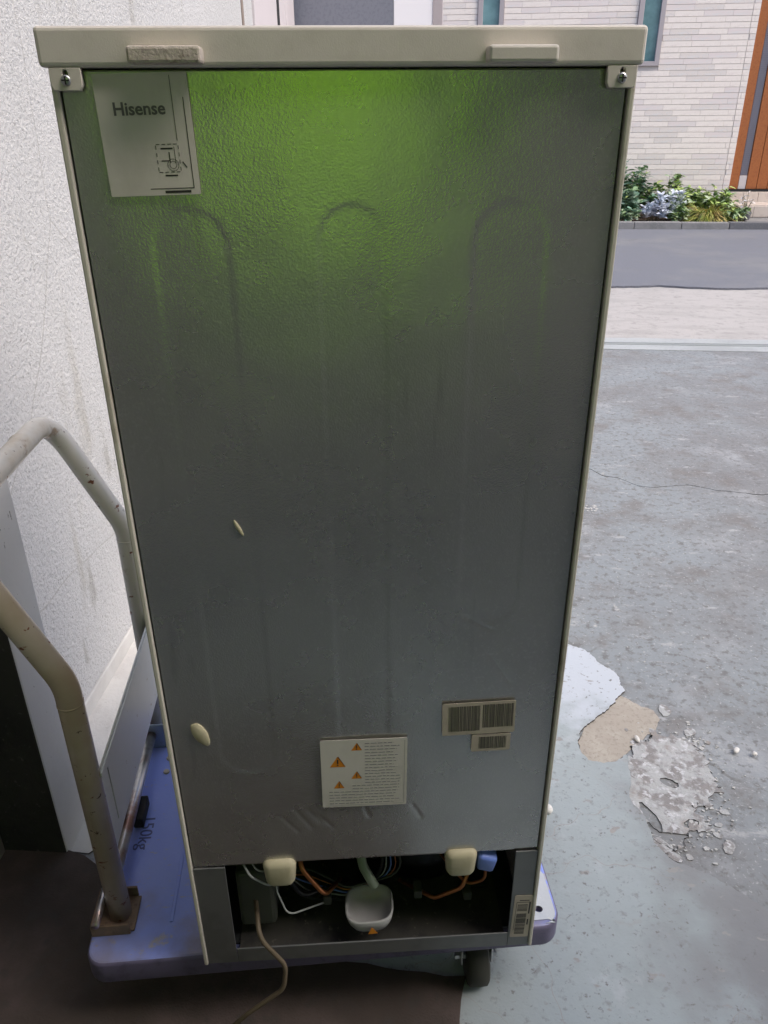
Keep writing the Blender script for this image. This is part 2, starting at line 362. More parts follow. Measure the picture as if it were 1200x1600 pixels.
def round_path(pts, radii, n=8):
    P = [Vector(p) for p in pts]
    out = [P[0]]
    for i in range(1, len(P) - 1):
        r = radii[i - 1]
        a = (P[i - 1] - P[i]); b = (P[i + 1] - P[i])
        la, lb = a.length, b.length
        a.normalize(); b.normalize()
        ang = a.angle(b)
        t = min(r / math.tan(ang / 2), la * 0.48, lb * 0.48)
        s, e = P[i] + a * t, P[i] + b * t
        for k in range(n + 1):
            u = k / n
            out.append(s * (1 - u) ** 2 + P[i] * 2 * u * (1 - u) + e * u ** 2)
    out.append(P[-1])
    return out

def add_tube(bm, path, r, sides=16, cap=True):
    P = [Vector(p) for p in path]
    rings = []
    up = None
    for i, p in enumerate(P):
        t = (P[min(i + 1, len(P) - 1)] - P[max(i - 1, 0)]).normalized()
        if up is None:
            up = t.orthogonal().normalized()
        up = (up - t * up.dot(t)).normalized()
        bn = t.cross(up)
        rr = r(i / (len(P) - 1)) if callable(r) else r
        rings.append([bm.verts.new(p + (up * math.cos(a) + bn * math.sin(a)) * rr) for a in [2 * math.pi * k / sides for k in range(sides)]])
    for a, b in zip(rings, rings[1:]):
        for k in range(sides):
            bm.faces.new((a[k], a[(k + 1) % sides], b[(k + 1) % sides], b[k]))
    if cap:
        bm.faces.new(rings[0]); bm.faces.new(rings[-1])

def tube(name, path, r, m, parent=None, sides=16, cap=True):
    bm = bmesh.new()
    add_tube(bm, path, r, sides, cap)
    o = link(name, from_bm(bm, name, True), m, parent)
    return o

def curve_to_mesh(cu, name):
    ob = bpy.data.objects.new('tmp', cu)
    COL.objects.link(ob)
    dg = bpy.context.evaluated_depsgraph_get()
    dg.update()
    me = bpy.data.meshes.new_from_object(ob.evaluated_get(dg))
    bpy.data.objects.remove(ob)
    bpy.data.curves.remove(cu)
    me.name = name
    me.materials.clear()
    return me

def plate_mesh(name, outlines, thick, bev=0.0):
    """flat plate in local xy with holes; from z = 0 to z = thick"""
    cu = bpy.data.curves.new(name, 'CURVE')
    cu.dimensions = '2D'
    cu.fill_mode = 'BOTH'
    cu.extrude = max(thick / 2 - bev, 0.00001)
    cu.bevel_depth = bev
    cu.bevel_resolution = 2
    cu.offset = -bev
    for ol in outlines:
        sp = cu.splines.new('POLY')
        sp.points.add(len(ol) - 1)
        for p, q in zip(sp.points, ol):
            p.co = (q[0], q[1], 0, 1)
        sp.use_cyclic_u = True
    me = curve_to_mesh(cu, name)
    me.transform(Matrix.Translation((0, 0, thick / 2)))
    return me

def text_mesh(name, s, size, thick, bold=0.0):
    cu = bpy.data.curves.new(name, 'FONT')
    cu.body = s
    cu.size = size
    cu.extrude = thick / 2
    cu.offset = bold
    cu.align_x = 'CENTER'
    cu.align_y = 'CENTER'
    cu.resolution_u = 3
    return curve_to_mesh(cu, name)

def rrect(x0, x1, y0, y1, r, n=6):
    out = []
    for cx, cy, a0 in ((x1 - r, y1 - r, 0), (x0 + r, y1 - r, 90), (x0 + r, y0 + r, 180), (x1 - r, y0 + r, 270)):
        for k in range(n + 1):
            a = R(a0 + 90 * k / n)
            out.append((cx + r * math.cos(a), cy + r * math.sin(a)))
    return out

def ell(cx, cy, rx_, ry_, n=20, rot=0.0):
    o = []
    for k in range(n):
        a = 2 * math.pi * k / n
        x, y = rx_ * math.cos(a), ry_ * math.sin(a)
        o.append((cx + x * math.cos(rot) - y * math.sin(rot), cy + x * math.sin(rot) + y * math.cos(rot)))
    return o

def ragged(pts, step, amp, seed, closed=True):
    """subdivide a polyline and roughen it"""
    out = []
    n = len(pts)
    rg = random.Random(seed)
    last = n if closed else n - 1
    for i in range(last):
        a, b = Vector((*pts[i], 0)), Vector((*pts[(i + 1) % n], 0))
        k = max(1, int((b - a).length / step))
        for j in range(k):
            p = a.lerp(b, j / k)
            q = noise.noise_vector(Vector((p.x * 25 + seed, p.y * 25, seed * 1.7))) * amp
            out.append((p.x + q.x + rg.uniform(-1, 1) * amp * 0.35, p.y + q.y + rg.uniform(-1, 1) * amp * 0.35))
    if not closed:
        out.append(pts[-1])
    return out

BYAW = R(-5.0)     # the building, the floor and the street run 5 degrees off the camera's axis
def bplace(o, z=0.0):
    o.rotation_euler = (0, 0, BYAW)
    o.location = (0, 0, z)
    return o
def buv(u, v, z=0.0):
    return Vector((u * math.cos(BYAW) - v * math.sin(BYAW), u * math.sin(BYAW) + v * math.cos(BYAW), z))

# ------------------------------------------------------------------ ground, floor, street
o = box('ground', -150, 150, -150, 150, -0.40, -0.30, 'ground'); tag(bplace(o), kind='structure')
o = box('floor_base', -6, 9, -6, 4.80, -0.20, -0.022, 'under'); tag(bplace(o), kind='structure')
crack = [(-6, 3.0), (-1.2, 2.98), (0.2, 3.06), (0.4, 3.0), (0.576, 2.965), (0.601, 2.928), (0.632, 2.885), (0.68, 2.876), (0.711, 2.841), (0.747, 2.801), (0.797, 2.787), (0.862, 2.809), (0.938, 2.82), (0.992, 2.801), (1.034, 2.78), (1.101, 2.767), (1.156, 2.754), (1.214, 2.752), (1.5, 2.70), (2.4, 2.74), (3.5, 2.6), (9, 2.8)]
ck = ragged(crack, 0.016, 0.0045, 3, False)
near = [(u, v - 0.0018 - 0.0045 * abs(noise.noise(Vector((u * 9, 3, 1))))) for u, v in ck]
far = [(u, v + 0.0016 + 0.0030 * abs(noise.noise(Vector((u * 9, 8, 5))))) for u, v in ck]
me = plate_mesh('floor', [[(-6, -6)] + [(9, -6)] + near[::-1]], 0.021)
tag(bplace(link('floor', me, 'floor'), -0.021), kind='structure')
me = plate_mesh('floor', [far + [(9, 4.845), (-6, 4.845)]], 0.021)
tag(bplace(link('floor', me, 'floor'), -0.021), kind='structure')
# second hairline crack: a shallow curled lip of cement
sm = ragged([(-6, 4.85), (0.4, 4.83), (1.0, 4.845), (1.4, 4.835), (2.0, 4.83), (9, 4.84)], 0.03, 0.006, 11, False)
me = plate_mesh('floor_threshold', [[(u, v + 0.005) for u, v in sm] + [(9, 5.13)] + ragged([(9, 5.13), (3, 5.12), (1.5, 5.135), (0.6, 5.13), (-6, 5.13)], 0.05, 0.006, 12, False)[1:]], 0.03)
tag(bplace(link('floor_threshold', me, 'smooth'), -0.026), kind='structure')
edge = ragged([(-6, 6.9), (0, 6.9), (1.353, 6.882), (1.518, 6.904), (1.766, 6.944), (1.99, 6.883), (2.115, 6.86), (2.265, 6.839), (2.423, 6.846), (2.643, 6.884), (4, 6.86), (12, 6.9)], 0.05, 0.012, 21, False)
me = plate_mesh('apron', [[(-6, 5.137), (12, 5.137)] + [(u, v - 0.008) for u, v in edge[::-1]]], 0.10)
tag(bplace(link('pavement', me, 'apron'), -0.10), kind='structure')
me = plate_mesh('road', [[(u, v + 0.006) for u, v in edge] + [(40, 6.9), (40, 10.893), (-40, 10.893), (-40, 6.9)]], 0.10)
tag(bplace(link('road', me, 'asphalt'), -0.085), kind='structure')

def sheet(name, pts, z, th, m, holes=()):
    me = plate_mesh(name, [pts] + list(holes), th, 0.0)
    o = link(name, me, [m, 'under'])
    for p in me.polygons:                       # edge faces painted dark for the lip's shadow line
        p.material_index = 1 if abs(p.normal.z) < 0.5 else 0
    return tag(bplace(o, z), kind='structure')

# old cement skim on the floor, its bare hollow and its flaking right hand edge
wedge = [(0.20, 1.80), (0.28, 1.80), (0.332, 1.755), (0.347, 1.736), (0.381, 1.716), (0.405, 1.677), (0.432, 1.641), (0.448, 1.622), (0.454, 1.589), (0.458, 1.553), (0.425, 1.512), (0.395, 1.471), (0.353, 1.437), (0.328, 1.401), (0.317, 1.371)]
basin = [(0.317, 1.371), (0.319, 1.335), (0.331, 1.311), (0.366, 1.304), (0.392, 1.312), (0.418, 1.335), (0.432, 1.356), (0.464, 1.386)]
flake = [(0.464, 1.386), (0.49, 1.40), (0.526, 1.397), (0.573, 1.411), (0.579, 1.381), (0.586, 1.342), (0.587, 1.286), (0.59, 1.241), (0.569, 1.214), (0.534, 1.211), (0.535, 1.17), (0.55, 1.155), (0.522, 1.122), (0.48, 1.1), (0.444, 1.078)]
smooth_edge = [(0.418, 1.335), (0.415, 1.29), (0.41, 1.25), (0.405, 1.21), (0.42, 1.16), (0.43, 1.10), (0.45, 1.06), (0.52, 1.03), (0.58, 0.98), (0.63, 0.92), (0.62, 0.84), (0.66, 0.76), (0.62, 0.66), (0.66, 0.5), (0.62, 0.2), (0.64, -0.3)]
r1 = ragged(wedge[2:], 0.005, 0.006, 5, False)
r2 = ragged(basin[:6], 0.005, 0.005, 6, False)
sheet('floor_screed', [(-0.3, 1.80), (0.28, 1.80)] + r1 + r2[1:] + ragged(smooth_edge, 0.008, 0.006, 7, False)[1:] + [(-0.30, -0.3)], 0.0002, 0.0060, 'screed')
sheet('floor_bare_mortar', ragged(basin + [(0.50, 1.42), (0.522, 1.461), (0.51, 1.489), (0.48, 1.515), (0.44, 1.54), (0.38, 1.48)], 0.01, 0.006, 13), 0.0002, 0.0012, 'tan')
fl_pts = ragged([(0.425, 1.345)] + flake + [(0.43, 1.10), (0.415, 1.16), (0.40, 1.21), (0.405, 1.25), (0.41, 1.29)], 0.005, 0.022, 15)
flh = [ragged(ell(0.512, 1.155, 0.018, 0.010, 8, 0.4), 0.006, 0.003, 4), ragged(ell(0.495, 1.262, 0.022, 0.012, 9, -0.5), 0.006, 0.004, 14), ragged(ell(0.436, 1.165, 0.011, 0.04, 10, 0.35), 0.006, 0.004, 24)]
sheet('floor_flaking_patch', fl_pts, 0.0004, 0.0026, 'flake', flh)
# islands of the same skim that still cling to the floor
isl = []
for k in range(46):
    a = rnd.choice(flake + [(0.48, 1.05), (0.50, 1.0), (0.56, 1.12)])
    r_ = abs(rnd.gauss(0.006, 0.008)) + 0.003
    c0 = (a[0] + rnd.gauss(0.012, 0.034), a[1] + rnd.gauss(0.0, 0.035))
    if all(math.hypot(c0[0] - b_[0], c0[1] - b_[1]) > r_ + b_[2] + 0.003 for b_ in isl):
        isl.append((c0[0], c0[1], r_))
me = plate_mesh('skim_flakes', [ragged(ell(u, v, r_ * 1.2, r_ * 0.8, 9, rnd.uniform(0, 3)), 0.004, r_ * 0.35, 60 + k) for k, (u, v, r_) in enumerate(isl)], 0.0018)
tag(bplace(link('skim_flakes', me, 'flake'), 0.0005), 'pale flakes of cement skim clinging to the floor round the flaking patch', 'flakes', 'stuff')
# loose chips along the ragged edge
bm = bmesh.new()
def chip(bm, u, v, r, z, h):
    n = rnd.randint(4, 6)
    a0 = rnd.uniform(0, 6.28)
    t1 = [Vector((u + r * rnd.uniform(.5, 1.1) * math.cos(a0 + 6.283 * k / n), v + r * rnd.uniform(.4, .9) * math.sin(a0 + 6.283 * k / n), z)) for k in range(n)]
    lo = [bm.verts.new(p) for p in t1]
    hi = [bm.verts.new(p + Vector((0, 0, h * rnd.uniform(.5, 1)))) for p in t1]
    bm.faces.new(hi)
    for k in range(n):
        bm.faces.new((lo[k], lo[(k + 1) % n], hi[(k + 1) % n], hi[k]))
for _ in range(260):
    a = rnd.choice(flake[2:] + [(0.46, 1.02), (0.45, 0.93), (0.44, 0.85), (0.43, 0.77)])
    chip(bm, a[0] + rnd.gauss(0.0, 0.028), a[1] + rnd.gauss(0, 0.03), abs(rnd.gauss(0.0, 0.0025)) + 0.001, 0.0003, 0.003)
for _ in range(150):
    t = rnd.random()
    chip(bm, rnd.uniform(0.45, 1.4), 0.7 + 2.3 * t, rnd.uniform(0.0008, 0.003), 0.0002, 0.002)
for _ in range(26):
    chip(bm, rnd.gauss(0.53, 0.015), rnd.gauss(2.59, 0.025), rnd.uniform(0.002, 0.008), 0.0002, 0.002)
tag(bplace(link('paint_chips', from_bm(bm, 'paint_chips'), 'chip')), 'tiny loose white chips scattered over the concrete floor', 'debris', 'stuff')
def pebble(u, v, sx, sy, sz, label):
    bm = bmesh.new()
    bmesh.ops.create_icosphere(bm, subdivisions=2, radius=1)
    for w in bm.verts:
        k = 1 + 0.28 * noise.noise(w.co * 1.7 + Vector((u * 9, v * 9, 0)))
        w.co = Vector((w.co.x * sx * k, w.co.y * sy * k, w.co.z * sz * k))
    o = link('pebble', from_bm(bm, 'pebble', True), 'stone', None, buv(u, v, sz * 0.75 + 0.005), (0, 0, rnd.uniform(0, 3)))
    tag(o, label, 'pebble', 'thing')
pebble(0.228, 1.163, 0.011, 0.012, 0.008, 'white rounded chip on the floor just behind the lilac cart corner')
pebble(0.452, 1.385, 0.005, 0.011, 0.004, 'small cream sliver lying on the edge of the bare tan hollow')
pebble(0.665, 1.366, 0.011, 0.006, 0.003, 'flat pale fragment on rough concrete right of the flaking patch')
pebble(0.701, 1.357, 0.006, 0.006, 0.004, 'tiny white crumb beside the flat pale fragment on the concrete')

sheet('floor_pale_strip', [(-0.862, 1.0)] + ragged([(-0.66, 1.0), (-0.50, 1.15), (-0.46, 1.5), (-0.52, 2.0), (-0.60, 2.6), (-0.7, 3.2)], 0.02, 0.02, 31, False) + [(-0.90, 3.2)], 0.0002, 0.003, 'pale_mortar')
fm = bplace(tag(link('floor_dark_sheet', plate_mesh('floor_dark_sheet', [ragged([(-0.95, 0.0), (0.02, 0.0), (0.05, 0.3), (0.035, 0.6), (0.055, 0.80), (-0.3, 0.82), (-0.5, 0.86), (-0.6, 0.95), (-0.7, 0.99), (-0.95, 0.99)], 0.03, 0.006, 41)], 0.006, 0.001), 'mat'), 'dark brown sheet on the floor in front of the cart', 'mat', 'thing'), 0.0052)  # thin dark brown sheet that darkens the foreground floor
# sliding door track in the threshold
dr = bplace(empty('door_track', (0, 0, 0)))
tag(dr, 'twin steel sliding door track set across the concrete threshold', 'door track', 'thing')
for v in (4.957, 4.987):
    box('rail', -1.0, 8.0, v - 0.0025, v + 0.0025, 0.0045, 0.013, 'track', dr, 0.001)
box('track_bed', -1.0, 8.0, 4.962, 4.982, 0.0042, 0.0062, 'flange', dr)

# ------------------------------------------------------------------ garage wall on the left, pilaster, added unseen roof
wy = R(-3.7)
wall = empty('garage_wall', (-0.7135, 1.393, 0), wy)
tag(wall, 'rough white stucco garage wall running away behind the cart handle', 'wall', 'thing')
box('stucco_face', -0.25, 0.0, -0.236, 2.33, 0.046, 4.2, 'stucco', wall)
box('rear_face', -0.25, 0.0, -2.9, -0.348, 0.0, 4.2, 'rear', wall)
box('skirting', -0.25, 0.006, -0.236, 2.33, 0.0, 0.045, 'skirting', wall, 0.003)
bm = bmesh.new()
add_box(bm, -0.25, 0.121, -0.345, -0.238, 0.0, 4.2, 0.004, 2)
me = from_bm(bm, 'pilaster')
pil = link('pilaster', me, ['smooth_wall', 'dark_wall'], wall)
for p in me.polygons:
    p.material_index = 1 if p.normal.y < -0.5 else 0  # garage side lies in shade, put into a dark grey material
pil['label'] = 'white pilaster, shade of its garage face painted dark grey'
# crack and raised plaster seam on the stucco
tube('plaster_seam', [(0.001, 0.50, 1.45), (0.003, 0.50, 1.2), (0.003, 0.495, 1.08), (0.003, 0.505, 1.00), (0.003, 0.55, 0.975), (0.002, 0.60, 0.98)], 0.0035, 'stucco', wall, 6)
# jamb at the street end
box('jamb_seam', -0.25, 0.003, 2.331, 2.365, 0.0, 4.2, 'seam', wall)
box('jamb_strip', -0.25, 0.0, 2.366, 2.548, 0.0, 4.2, 'stucco', wall)
box('jamb_post', -0.25, 0.012, 2.55, 3.085, 0.0, 4.2, 'alu', wall, 0.004)
box('jamb_gap_shade', -0.25, 0.014, 3.087, 3.14, 0.0, 4.2, 'gap_shade', wall)  # proud black box stands in for the shade in the gap
box('jamb_rail', -0.25, 0.017, 3.142, 3.30, 0.0, 4.2, 'alu', wall, 0.004)
box('jamb_rail', -0.25, 0.020, 3.304, 3.56, 0.0, 4.2, 'alu', wall, 0.004)

sd_ = bplace(empty('sliding_door', (0, 0, 0)))
tag(sd_, 'aluminium sliding door with grey frosted panel standing open behind the refrigerator', 'door', 'thing')
box('door_stile', -1.10, -0.955, 4.955, 4.995, 0.02, 2.35, 'alu', sd_, 0.004)
box('frosted_panel', -0.953, -0.361, 4.965, 4.985, 0.10, 2.25, 'frost', sd_)
box('white_panel', -0.359, -0.148, 4.962, 4.988, 0.10, 2.25, 'whiteboard', sd_, 0.003)
box('door_stile', -0.146, -0.094, 4.955, 4.995, 0.02, 2.35, 'alu_frame', sd_, 0.004)
box('door_rail', -0.953, -0.148, 4.956, 4.994, 0.02, 0.098, 'alu', sd_, 0.004)
box('door_rail', -0.953, -0.148, 4.956, 4.994, 2.252, 2.35, 'alu', sd_, 0.004)

cn = bplace(empty('roof', (0, 0, 0)))  # unseen roof, kept to the rear to shade the refrigerator back
tag(cn, 'unseen grey sheet metal roof added over the rear of the garage to shade the refrigerator back', 'roof', 'thing')
box('unseen_roof_sheet', -0.95, 7.0, -1.45, ROOF_V, 2.75, 2.80, 'roof', cn)
box('unseen_roof_beam', -0.95, 7.0, ROOF_V - 0.16, ROOF_V - 0.08, 2.60, 2.748, 'roof', cn)
rw = bplace(empty('rear_wall', (0, 0, 0)))
tag(rw, 'grey rear wall of the garage behind the camera with an added opening for the green sheet', 'wall', 'thing')
OX0, OX1, OZ0, OZ1 = -0.13, 0.52, 0.90, 2.3  # opening added so daylight comes through the green sheet from behind
for q in ((-0.70, OX0, 0.0, 2.745), (OX1, 7.0, 0.0, 2.745), (OX0, OX1, 0.0, OZ0), (OX0, OX1, OZ1, 2.745)):
    box('wall_panel', q[0], q[1], -1.40, -1.25, q[2], q[3], 'rear', rw)
def added_sheet_in_opening():  # unseen sheet added to give the back panel its green reflection
    bm = bmesh.new()
    nx, nz = 36, 50
    g = []
    for j in range(nz + 1):
        row = []
        for i in range(nx + 1):
            x = OX0 + 0.003 + (OX1 - OX0 - 0.006) * i / nx
            z = OZ0 + 0.003 + (OZ1 - OZ0 - 0.006) * j / nz
            y = -1.32 + 0.02 * math.sin(x * 21 + 0.6 * z) + 0.015 * noise.noise(Vector((x * 3, z * 2, 0)))
            row.append(bm.verts.new((x, y, z)))
        g.append(row)
    for j in range(nz):
        for i in range(nx):
            bm.faces.new((g[j][i], g[j][i + 1], g[j + 1][i + 1], g[j + 1][i]))
    bplace(tag(link('added_green_sheet', from_bm(bm, 'added_green_sheet', True), 'green'), 'bright green translucent plastic sheet added across the opening behind the camera for the green reflection', 'plastic sheet', 'thing'))
added_sheet_in_opening()

# ------------------------------------------------------------------ house across the street
FV = 12.2
house = bplace(empty('tiled_house', (0, 0, 0)))
tag(house, 'white brick tiled house with narrow windows and orange wooden door across the street', 'house', 'thing')
hb = []
WINS = [(2.32, 2.66, 1.93, 3.7), (0.235, 0.575, 1.93, 3.7)]
# wall backing, butted round the openings
bm = bmesh.new()
add_box(bm, -6, 0.235, FV, FV + 0.2, 0.0, 5.6)
add_box(bm, 0.235, 0.575, FV, FV + 0.2, 0.0, 1.93)
add_box(bm, 0.235, 0.575, FV, FV + 0.2, 3.7, 5.6)
add_box(bm, 0.575, 2.32, FV, FV + 0.2, 0.0, 5.6)
add_box(bm, 2.32, 2.66, FV, FV + 0.2, 0.0, 1.93)
add_box(bm, 2.32, 2.66, FV, FV + 0.2, 3.7, 5.6)
add_box(bm, 2.66, 3.858, FV, FV + 0.2, 0.0, 5.6)
add_box(bm, 3.858, 5.1, FV, FV + 0.2, 2.9, 5.6)
add_box(bm, 5.1, 12, FV, FV + 0.2, 0.0, 5.6)
add_box(bm, -6, 12, FV + 6.0, FV + 6.2, 0.0, 5.6)
add_box(bm, -6, -5.8, FV + 0.21, FV + 5.99, 0.0, 5.6)
add_box(bm, 11.8, 12, FV + 0.21, FV + 5.99, 0.0, 5.6)
fw = link('wall', from_bm(bm, 'wall'), 'grout', house)
bm = bmesh.new()
add_box(bm, -6.4, 12.4, FV - 0.35, FV + 6.6, 5.62, 5.85)
link('roof', from_bm(bm, 'roof'), 'house_roof', house)
for (a, b_, c, d) in WINS:
    w = link('window', plate_mesh('window', [[(a, c), (b_, c), (b_, d), (a, d)], [(a + 0.065, c + 0.055), (b_ - 0.06, c + 0.055), (b_ - 0.06, d - 0.055), (a + 0.065, d - 0.055)]], 0.10, 0.004), 'alu_frame', house, (0, FV + 0.062, 0), (R(90), 0, 0))
    p = link('pane', plate_mesh('pane', [[(a + 0.06, c + 0.05), (b_ - 0.055, c + 0.05), (b_ - 0.055, d - 0.05), (a + 0.06, d - 0.05)]], 0.008), 'glass', w, (0, 0, 0.045))
# facade tiles, each a piece of its own where the photograph shows them
PITCH, TH = 0.0676, 0.063
tile_cache = {}
def tile_mesh(L_, var):
    key = (round(L_, 3), var)
    if key not in tile_cache:
        bm = bmesh.new()
        add_box(bm, -L_ / 2, L_ / 2, -0.010, 0.0, -TH / 2, TH / 2, 0.0016, 1)
        me = from_bm(bm, 'tile')
        me.materials.append(M['tile%d' % var])
        tile_cache[key] = me
    return tile_cache[key]
LEN = 0.37
strip_bm = {1: bmesh.new(), 2: bmesh.new(), 3: bmesh.new()}
n_tiles = 0
for row in range(0, 82):
    z = 0.05 + PITCH * (row + 0.5)
    if z > 5.55: break
    u = -5.98 - (row % 2) * LEN / 2 - rnd.uniform(0, LEN)
    cuts = [(-5.98, 0.232), (0.578, 2.317), (2.663, 3.762), (3.768, 3.855), (5.11, 11.98)]
    if not (1.93 - TH / 2 < z < 3.7 + TH / 2):
        cuts = [(-5.98, 3.762), (3.768, 3.855), (5.11, 11.98)]
    if z > 2.95:
        cuts[-1] = (3.768, 11.98)
        if len(cuts) == 5: cuts.pop(3)
        else: cuts.pop(1)
    while u < 12:
        for c0, c1 in cuts:
            a, b_ = max(u, c0), min(u + LEN - 0.0012, c1)
            if b_ - a < 0.012: continue
            var = rnd.choices((1, 2, 3), (6, 2, 2))[0]
            vis = (2.28 < b_ and a < 3.87 and 0.40 < z < 2.72) or (-0.25 < b_ and a < 2.3 and 2.44 < z < 2.72)
            L_ = b_ - a
            if vis and n_tiles < 295:
                me = tile_mesh(L_, var)
                t = link('tile', me, None, fw, ((a + b_) / 2, FV - 0.001 - rnd.uniform(0, 0.002), z))
                n_tiles += 1
            else:
                add_box(strip_bm[var], a, b_, FV - 0.0105, FV - 0.0005, z - TH / 2, z + TH / 2)
        u += LEN
for k, b_ in strip_bm.items():
    o = link('tile_field', from_bm(b_, 'tile_field'), 'tile%d' % k, fw); o['kind'] = 'stuff'
# entrance door
def dpart(n, *a, **k): return box(n, *a, **k)
door = link('door', plate_mesh('door', [[(3.86, 0.40), (5.095, 0.40), (5.095, 2.89), (3.86, 2.89)]], 0.03), 'wood', house, (0, FV + 0.07, 0), (R(90), 0, 0))
for (a, b_) in ((3.862, 3.982), (4.094, 4.234), (4.240, 4.380), (4.386, 4.526), (4.532, 4.672), (4.678, 4.818), (4.824, 4.964), (4.970, 5.09)):
    box('plank', a, b_, 0.405, 2.885, 0.0305, 0.055, 'wood', door, 0.004)
lv = box('louver_strip', 3.988, 4.088, 0.585, 2.885, 0.0305, 0.034, 'louver', door)
bm = bmesh.new()
for k in range(92):
    add_box(bm, 3.99, 4.086, 0.59 + k * 0.025, 0.59 + k * 0.025 + 0.016, 0.0345, 0.045, 0.0)
o = link('louver_slat', from_bm(bm, 'louver_slat'), 'louver', door); o['kind'] = 'stuff'
box('pale_block', 3.988, 4.088, 0.405, 0.580, 0.0305, 0.050, 'lightblock', door, 0.003)
box('door_sill', 3.84, 5.12, FV - 0.03, FV + 0.06, 0.375, 0.398, 'black_matt', house)
st = bplace(empty('entrance_step', (0, 0, 0)))
tag(st, 'beige tiled entrance step below the orange wooden door', 'step', 'thing')
box('upper_step', 3.84, 5.4, FV - 0.06, FV + 0.3, 0.0, 0.372, 'stone_step', st, 0.004)
box('lower_step', 3.84, 5.4, 11.62, FV - 0.063, 0.0, 0.235, 'stone_step', st, 0.004)
for k in range(6):
    box('riser_tile', 3.85 + k * 0.205, 3.85 + k * 0.205 + 0.2, 11.608, 11.619, 0.095, 0.228, 'stone_step', st, 0.002)
    box('riser_tile', 3.85 + k * 0.205, 3.85 + k * 0.205 + 0.2, FV - 0.072, FV - 0.061, 0.240, 0.365, 'stone_step', st, 0.002)
for k in range(6):
    box('tread_tile', 3.85 + k * 0.255, 3.85 + k * 0.255 + 0.25, 11.625, FV - 0.075, 0.2355, 0.243, 'stone_step', st, 0.002)
# kerb and planting bed
kb = bplace(empty('kerb', (0, 0, 0)))
tag(kb, 'grey concrete kerb stones between the road and the planting bed', 'kerb', 'thing')
kme = None
for i, k in enumerate(range(-8, 14)):
    u0 = 2.02 + (k - 0) * 0.60
    c = box('kerb_stone', 0, 0.595, 10.896, 11.016, -0.1, 0.100, 'kerb_dark' if k in (3,) else 'kerb', kb, 0.010)
    c.location = (u0 - 0.28, rnd.uniform(-0.003, 0.003), rnd.uniform(-0.003, 0.003))
box('bed_soil', -6, 3.835, 11.02, FV - 0.012, -0.2, 0.07, 'soil')
tag(bplace(bpy.data.objects['bed_soil']), kind='structure')
box('house_forecourt', 3.845, 30, 11.02, 11.60, -0.2, 0.085, 'kerb')
tag(bplace(bpy.data.objects['house_forecourt']), kind='structure')
box('house_plot', -6, 12, FV + 0.22, FV + 5.98, -0.2, 0.02, 'soil')
tag(bplace(bpy.data.objects['house_plot']), kind='structure')
dc = bplace(empty('drain_cover', (0, 0, 0)))
tag(dc, 'rusty brown metal drain plate lying against the dark kerb stone', 'drain cover', 'thing')
o = box('cover_plate', 4.72, 5.5, 10.62, 10.885, -0.008, 0.018, 'kerb_dark', dc, 0.006)
for k in range(5):
    box('cover_bar', 4.75 + k * 0.15, 4.87 + k * 0.15, 10.65, 10.86, 0.0185, 0.026, 'steel', dc, 0.003)

def add_leaf(bm, p, d, L_, w, droop=0.3, n=3, lob=0):
    d = d.normalized()
    side = d.cross(Vector((0, 0, 1)))
    if side.length < 1e-3: side = Vector((1, 0, 0))
    side.normalize()
    side = (side + Vector((rnd.uniform(-.4, .4), rnd.uniform(-.4, .4), rnd.uniform(-.4, .4)))).normalized()
    prev = None
    for k in range(n + 1):
        t = k / n
        c = p + d * (L_ * t) + Vector((0, 0, -droop * L_ * t * t))
        ww = w * math.sin(math.pi * min(0.97, 0.12 + 0.88 * t)) * (1 + (0.35 if lob and k % 2 else 0))
        a, m_, b_ = bm.verts.new(c - side * ww), bm.verts.new(c + Vector((0, 0, -0.25 * ww))), bm.verts.new(c + side * ww)
        if prev:
            bm.faces.new((prev[0], prev[1], m_, a))
            bm.faces.new((prev[1], prev[2], b_, m_))
        prev = (a, m_, b_)

def bush(name, u, v, ru, rv, h, n, L_, w, mats, label, cat='plant', droop=0.3, base=0.08, up=0.5, lob=0):
    root = empty(name, buv(u, v, base), BYAW)
    tag(root, label, cat, 'thing')
    bms = [bmesh.new() for _ in mats]
    sb = bmesh.new()
    stems = max(6, n // 30)
    tips = []
    for s in range(stems):
        a, rr = rnd.uniform(0, 6.283), math.sqrt(rnd.random())
        hh = h * rnd.uniform(0.5, 1.0) * (1 - 0.45 * rr * rr)
        tip = Vector((ru * rr * math.cos(a), rv * rr * math.sin(a), hh))
        b0 = Vector((tip.x * 0.35, tip.y * 0.35, -0.02))
        mid = (b0 + tip) / 2 + Vector((rnd.uniform(-.02, .02), rnd.uniform(-.02, .02), 0.05 * h))
        add_tube(sb, [b0, mid, tip], lambda t: 0.006 * (1 - 0.7 * t), 5)
        tips.append((b0, mid, tip))
    for i in range(n):
        b0, mid, tip = rnd.choice(tips)
        t = rnd.uniform(0.35, 1.0)
        p = b0 * (1 - t) ** 2 + mid * 2 * t * (1 - t) + tip * t * t
        a = rnd.uniform(0, 6.283)
        d = Vector((math.cos(a), math.sin(a), rnd.uniform(up - 0.6, up + 0.5)))
        k = rnd.choices(range(len(mats)), [3, 2, 1][:len(mats)])[0]
        add_leaf(bms[k], p, d, L_ * rnd.uniform(0.6, 1.2), w * rnd.uniform(0.7, 1.2), droop * rnd.uniform(.5, 1.5), 3, lob)
    link('stem', from_bm(sb, 'stem', True), 'stem', root)
    for b_, m_ in zip(bms, mats):
        o = link('foliage', from_bm(b_, 'foliage', False), m_, root)
        o['kind'] = 'stuff'
    return root

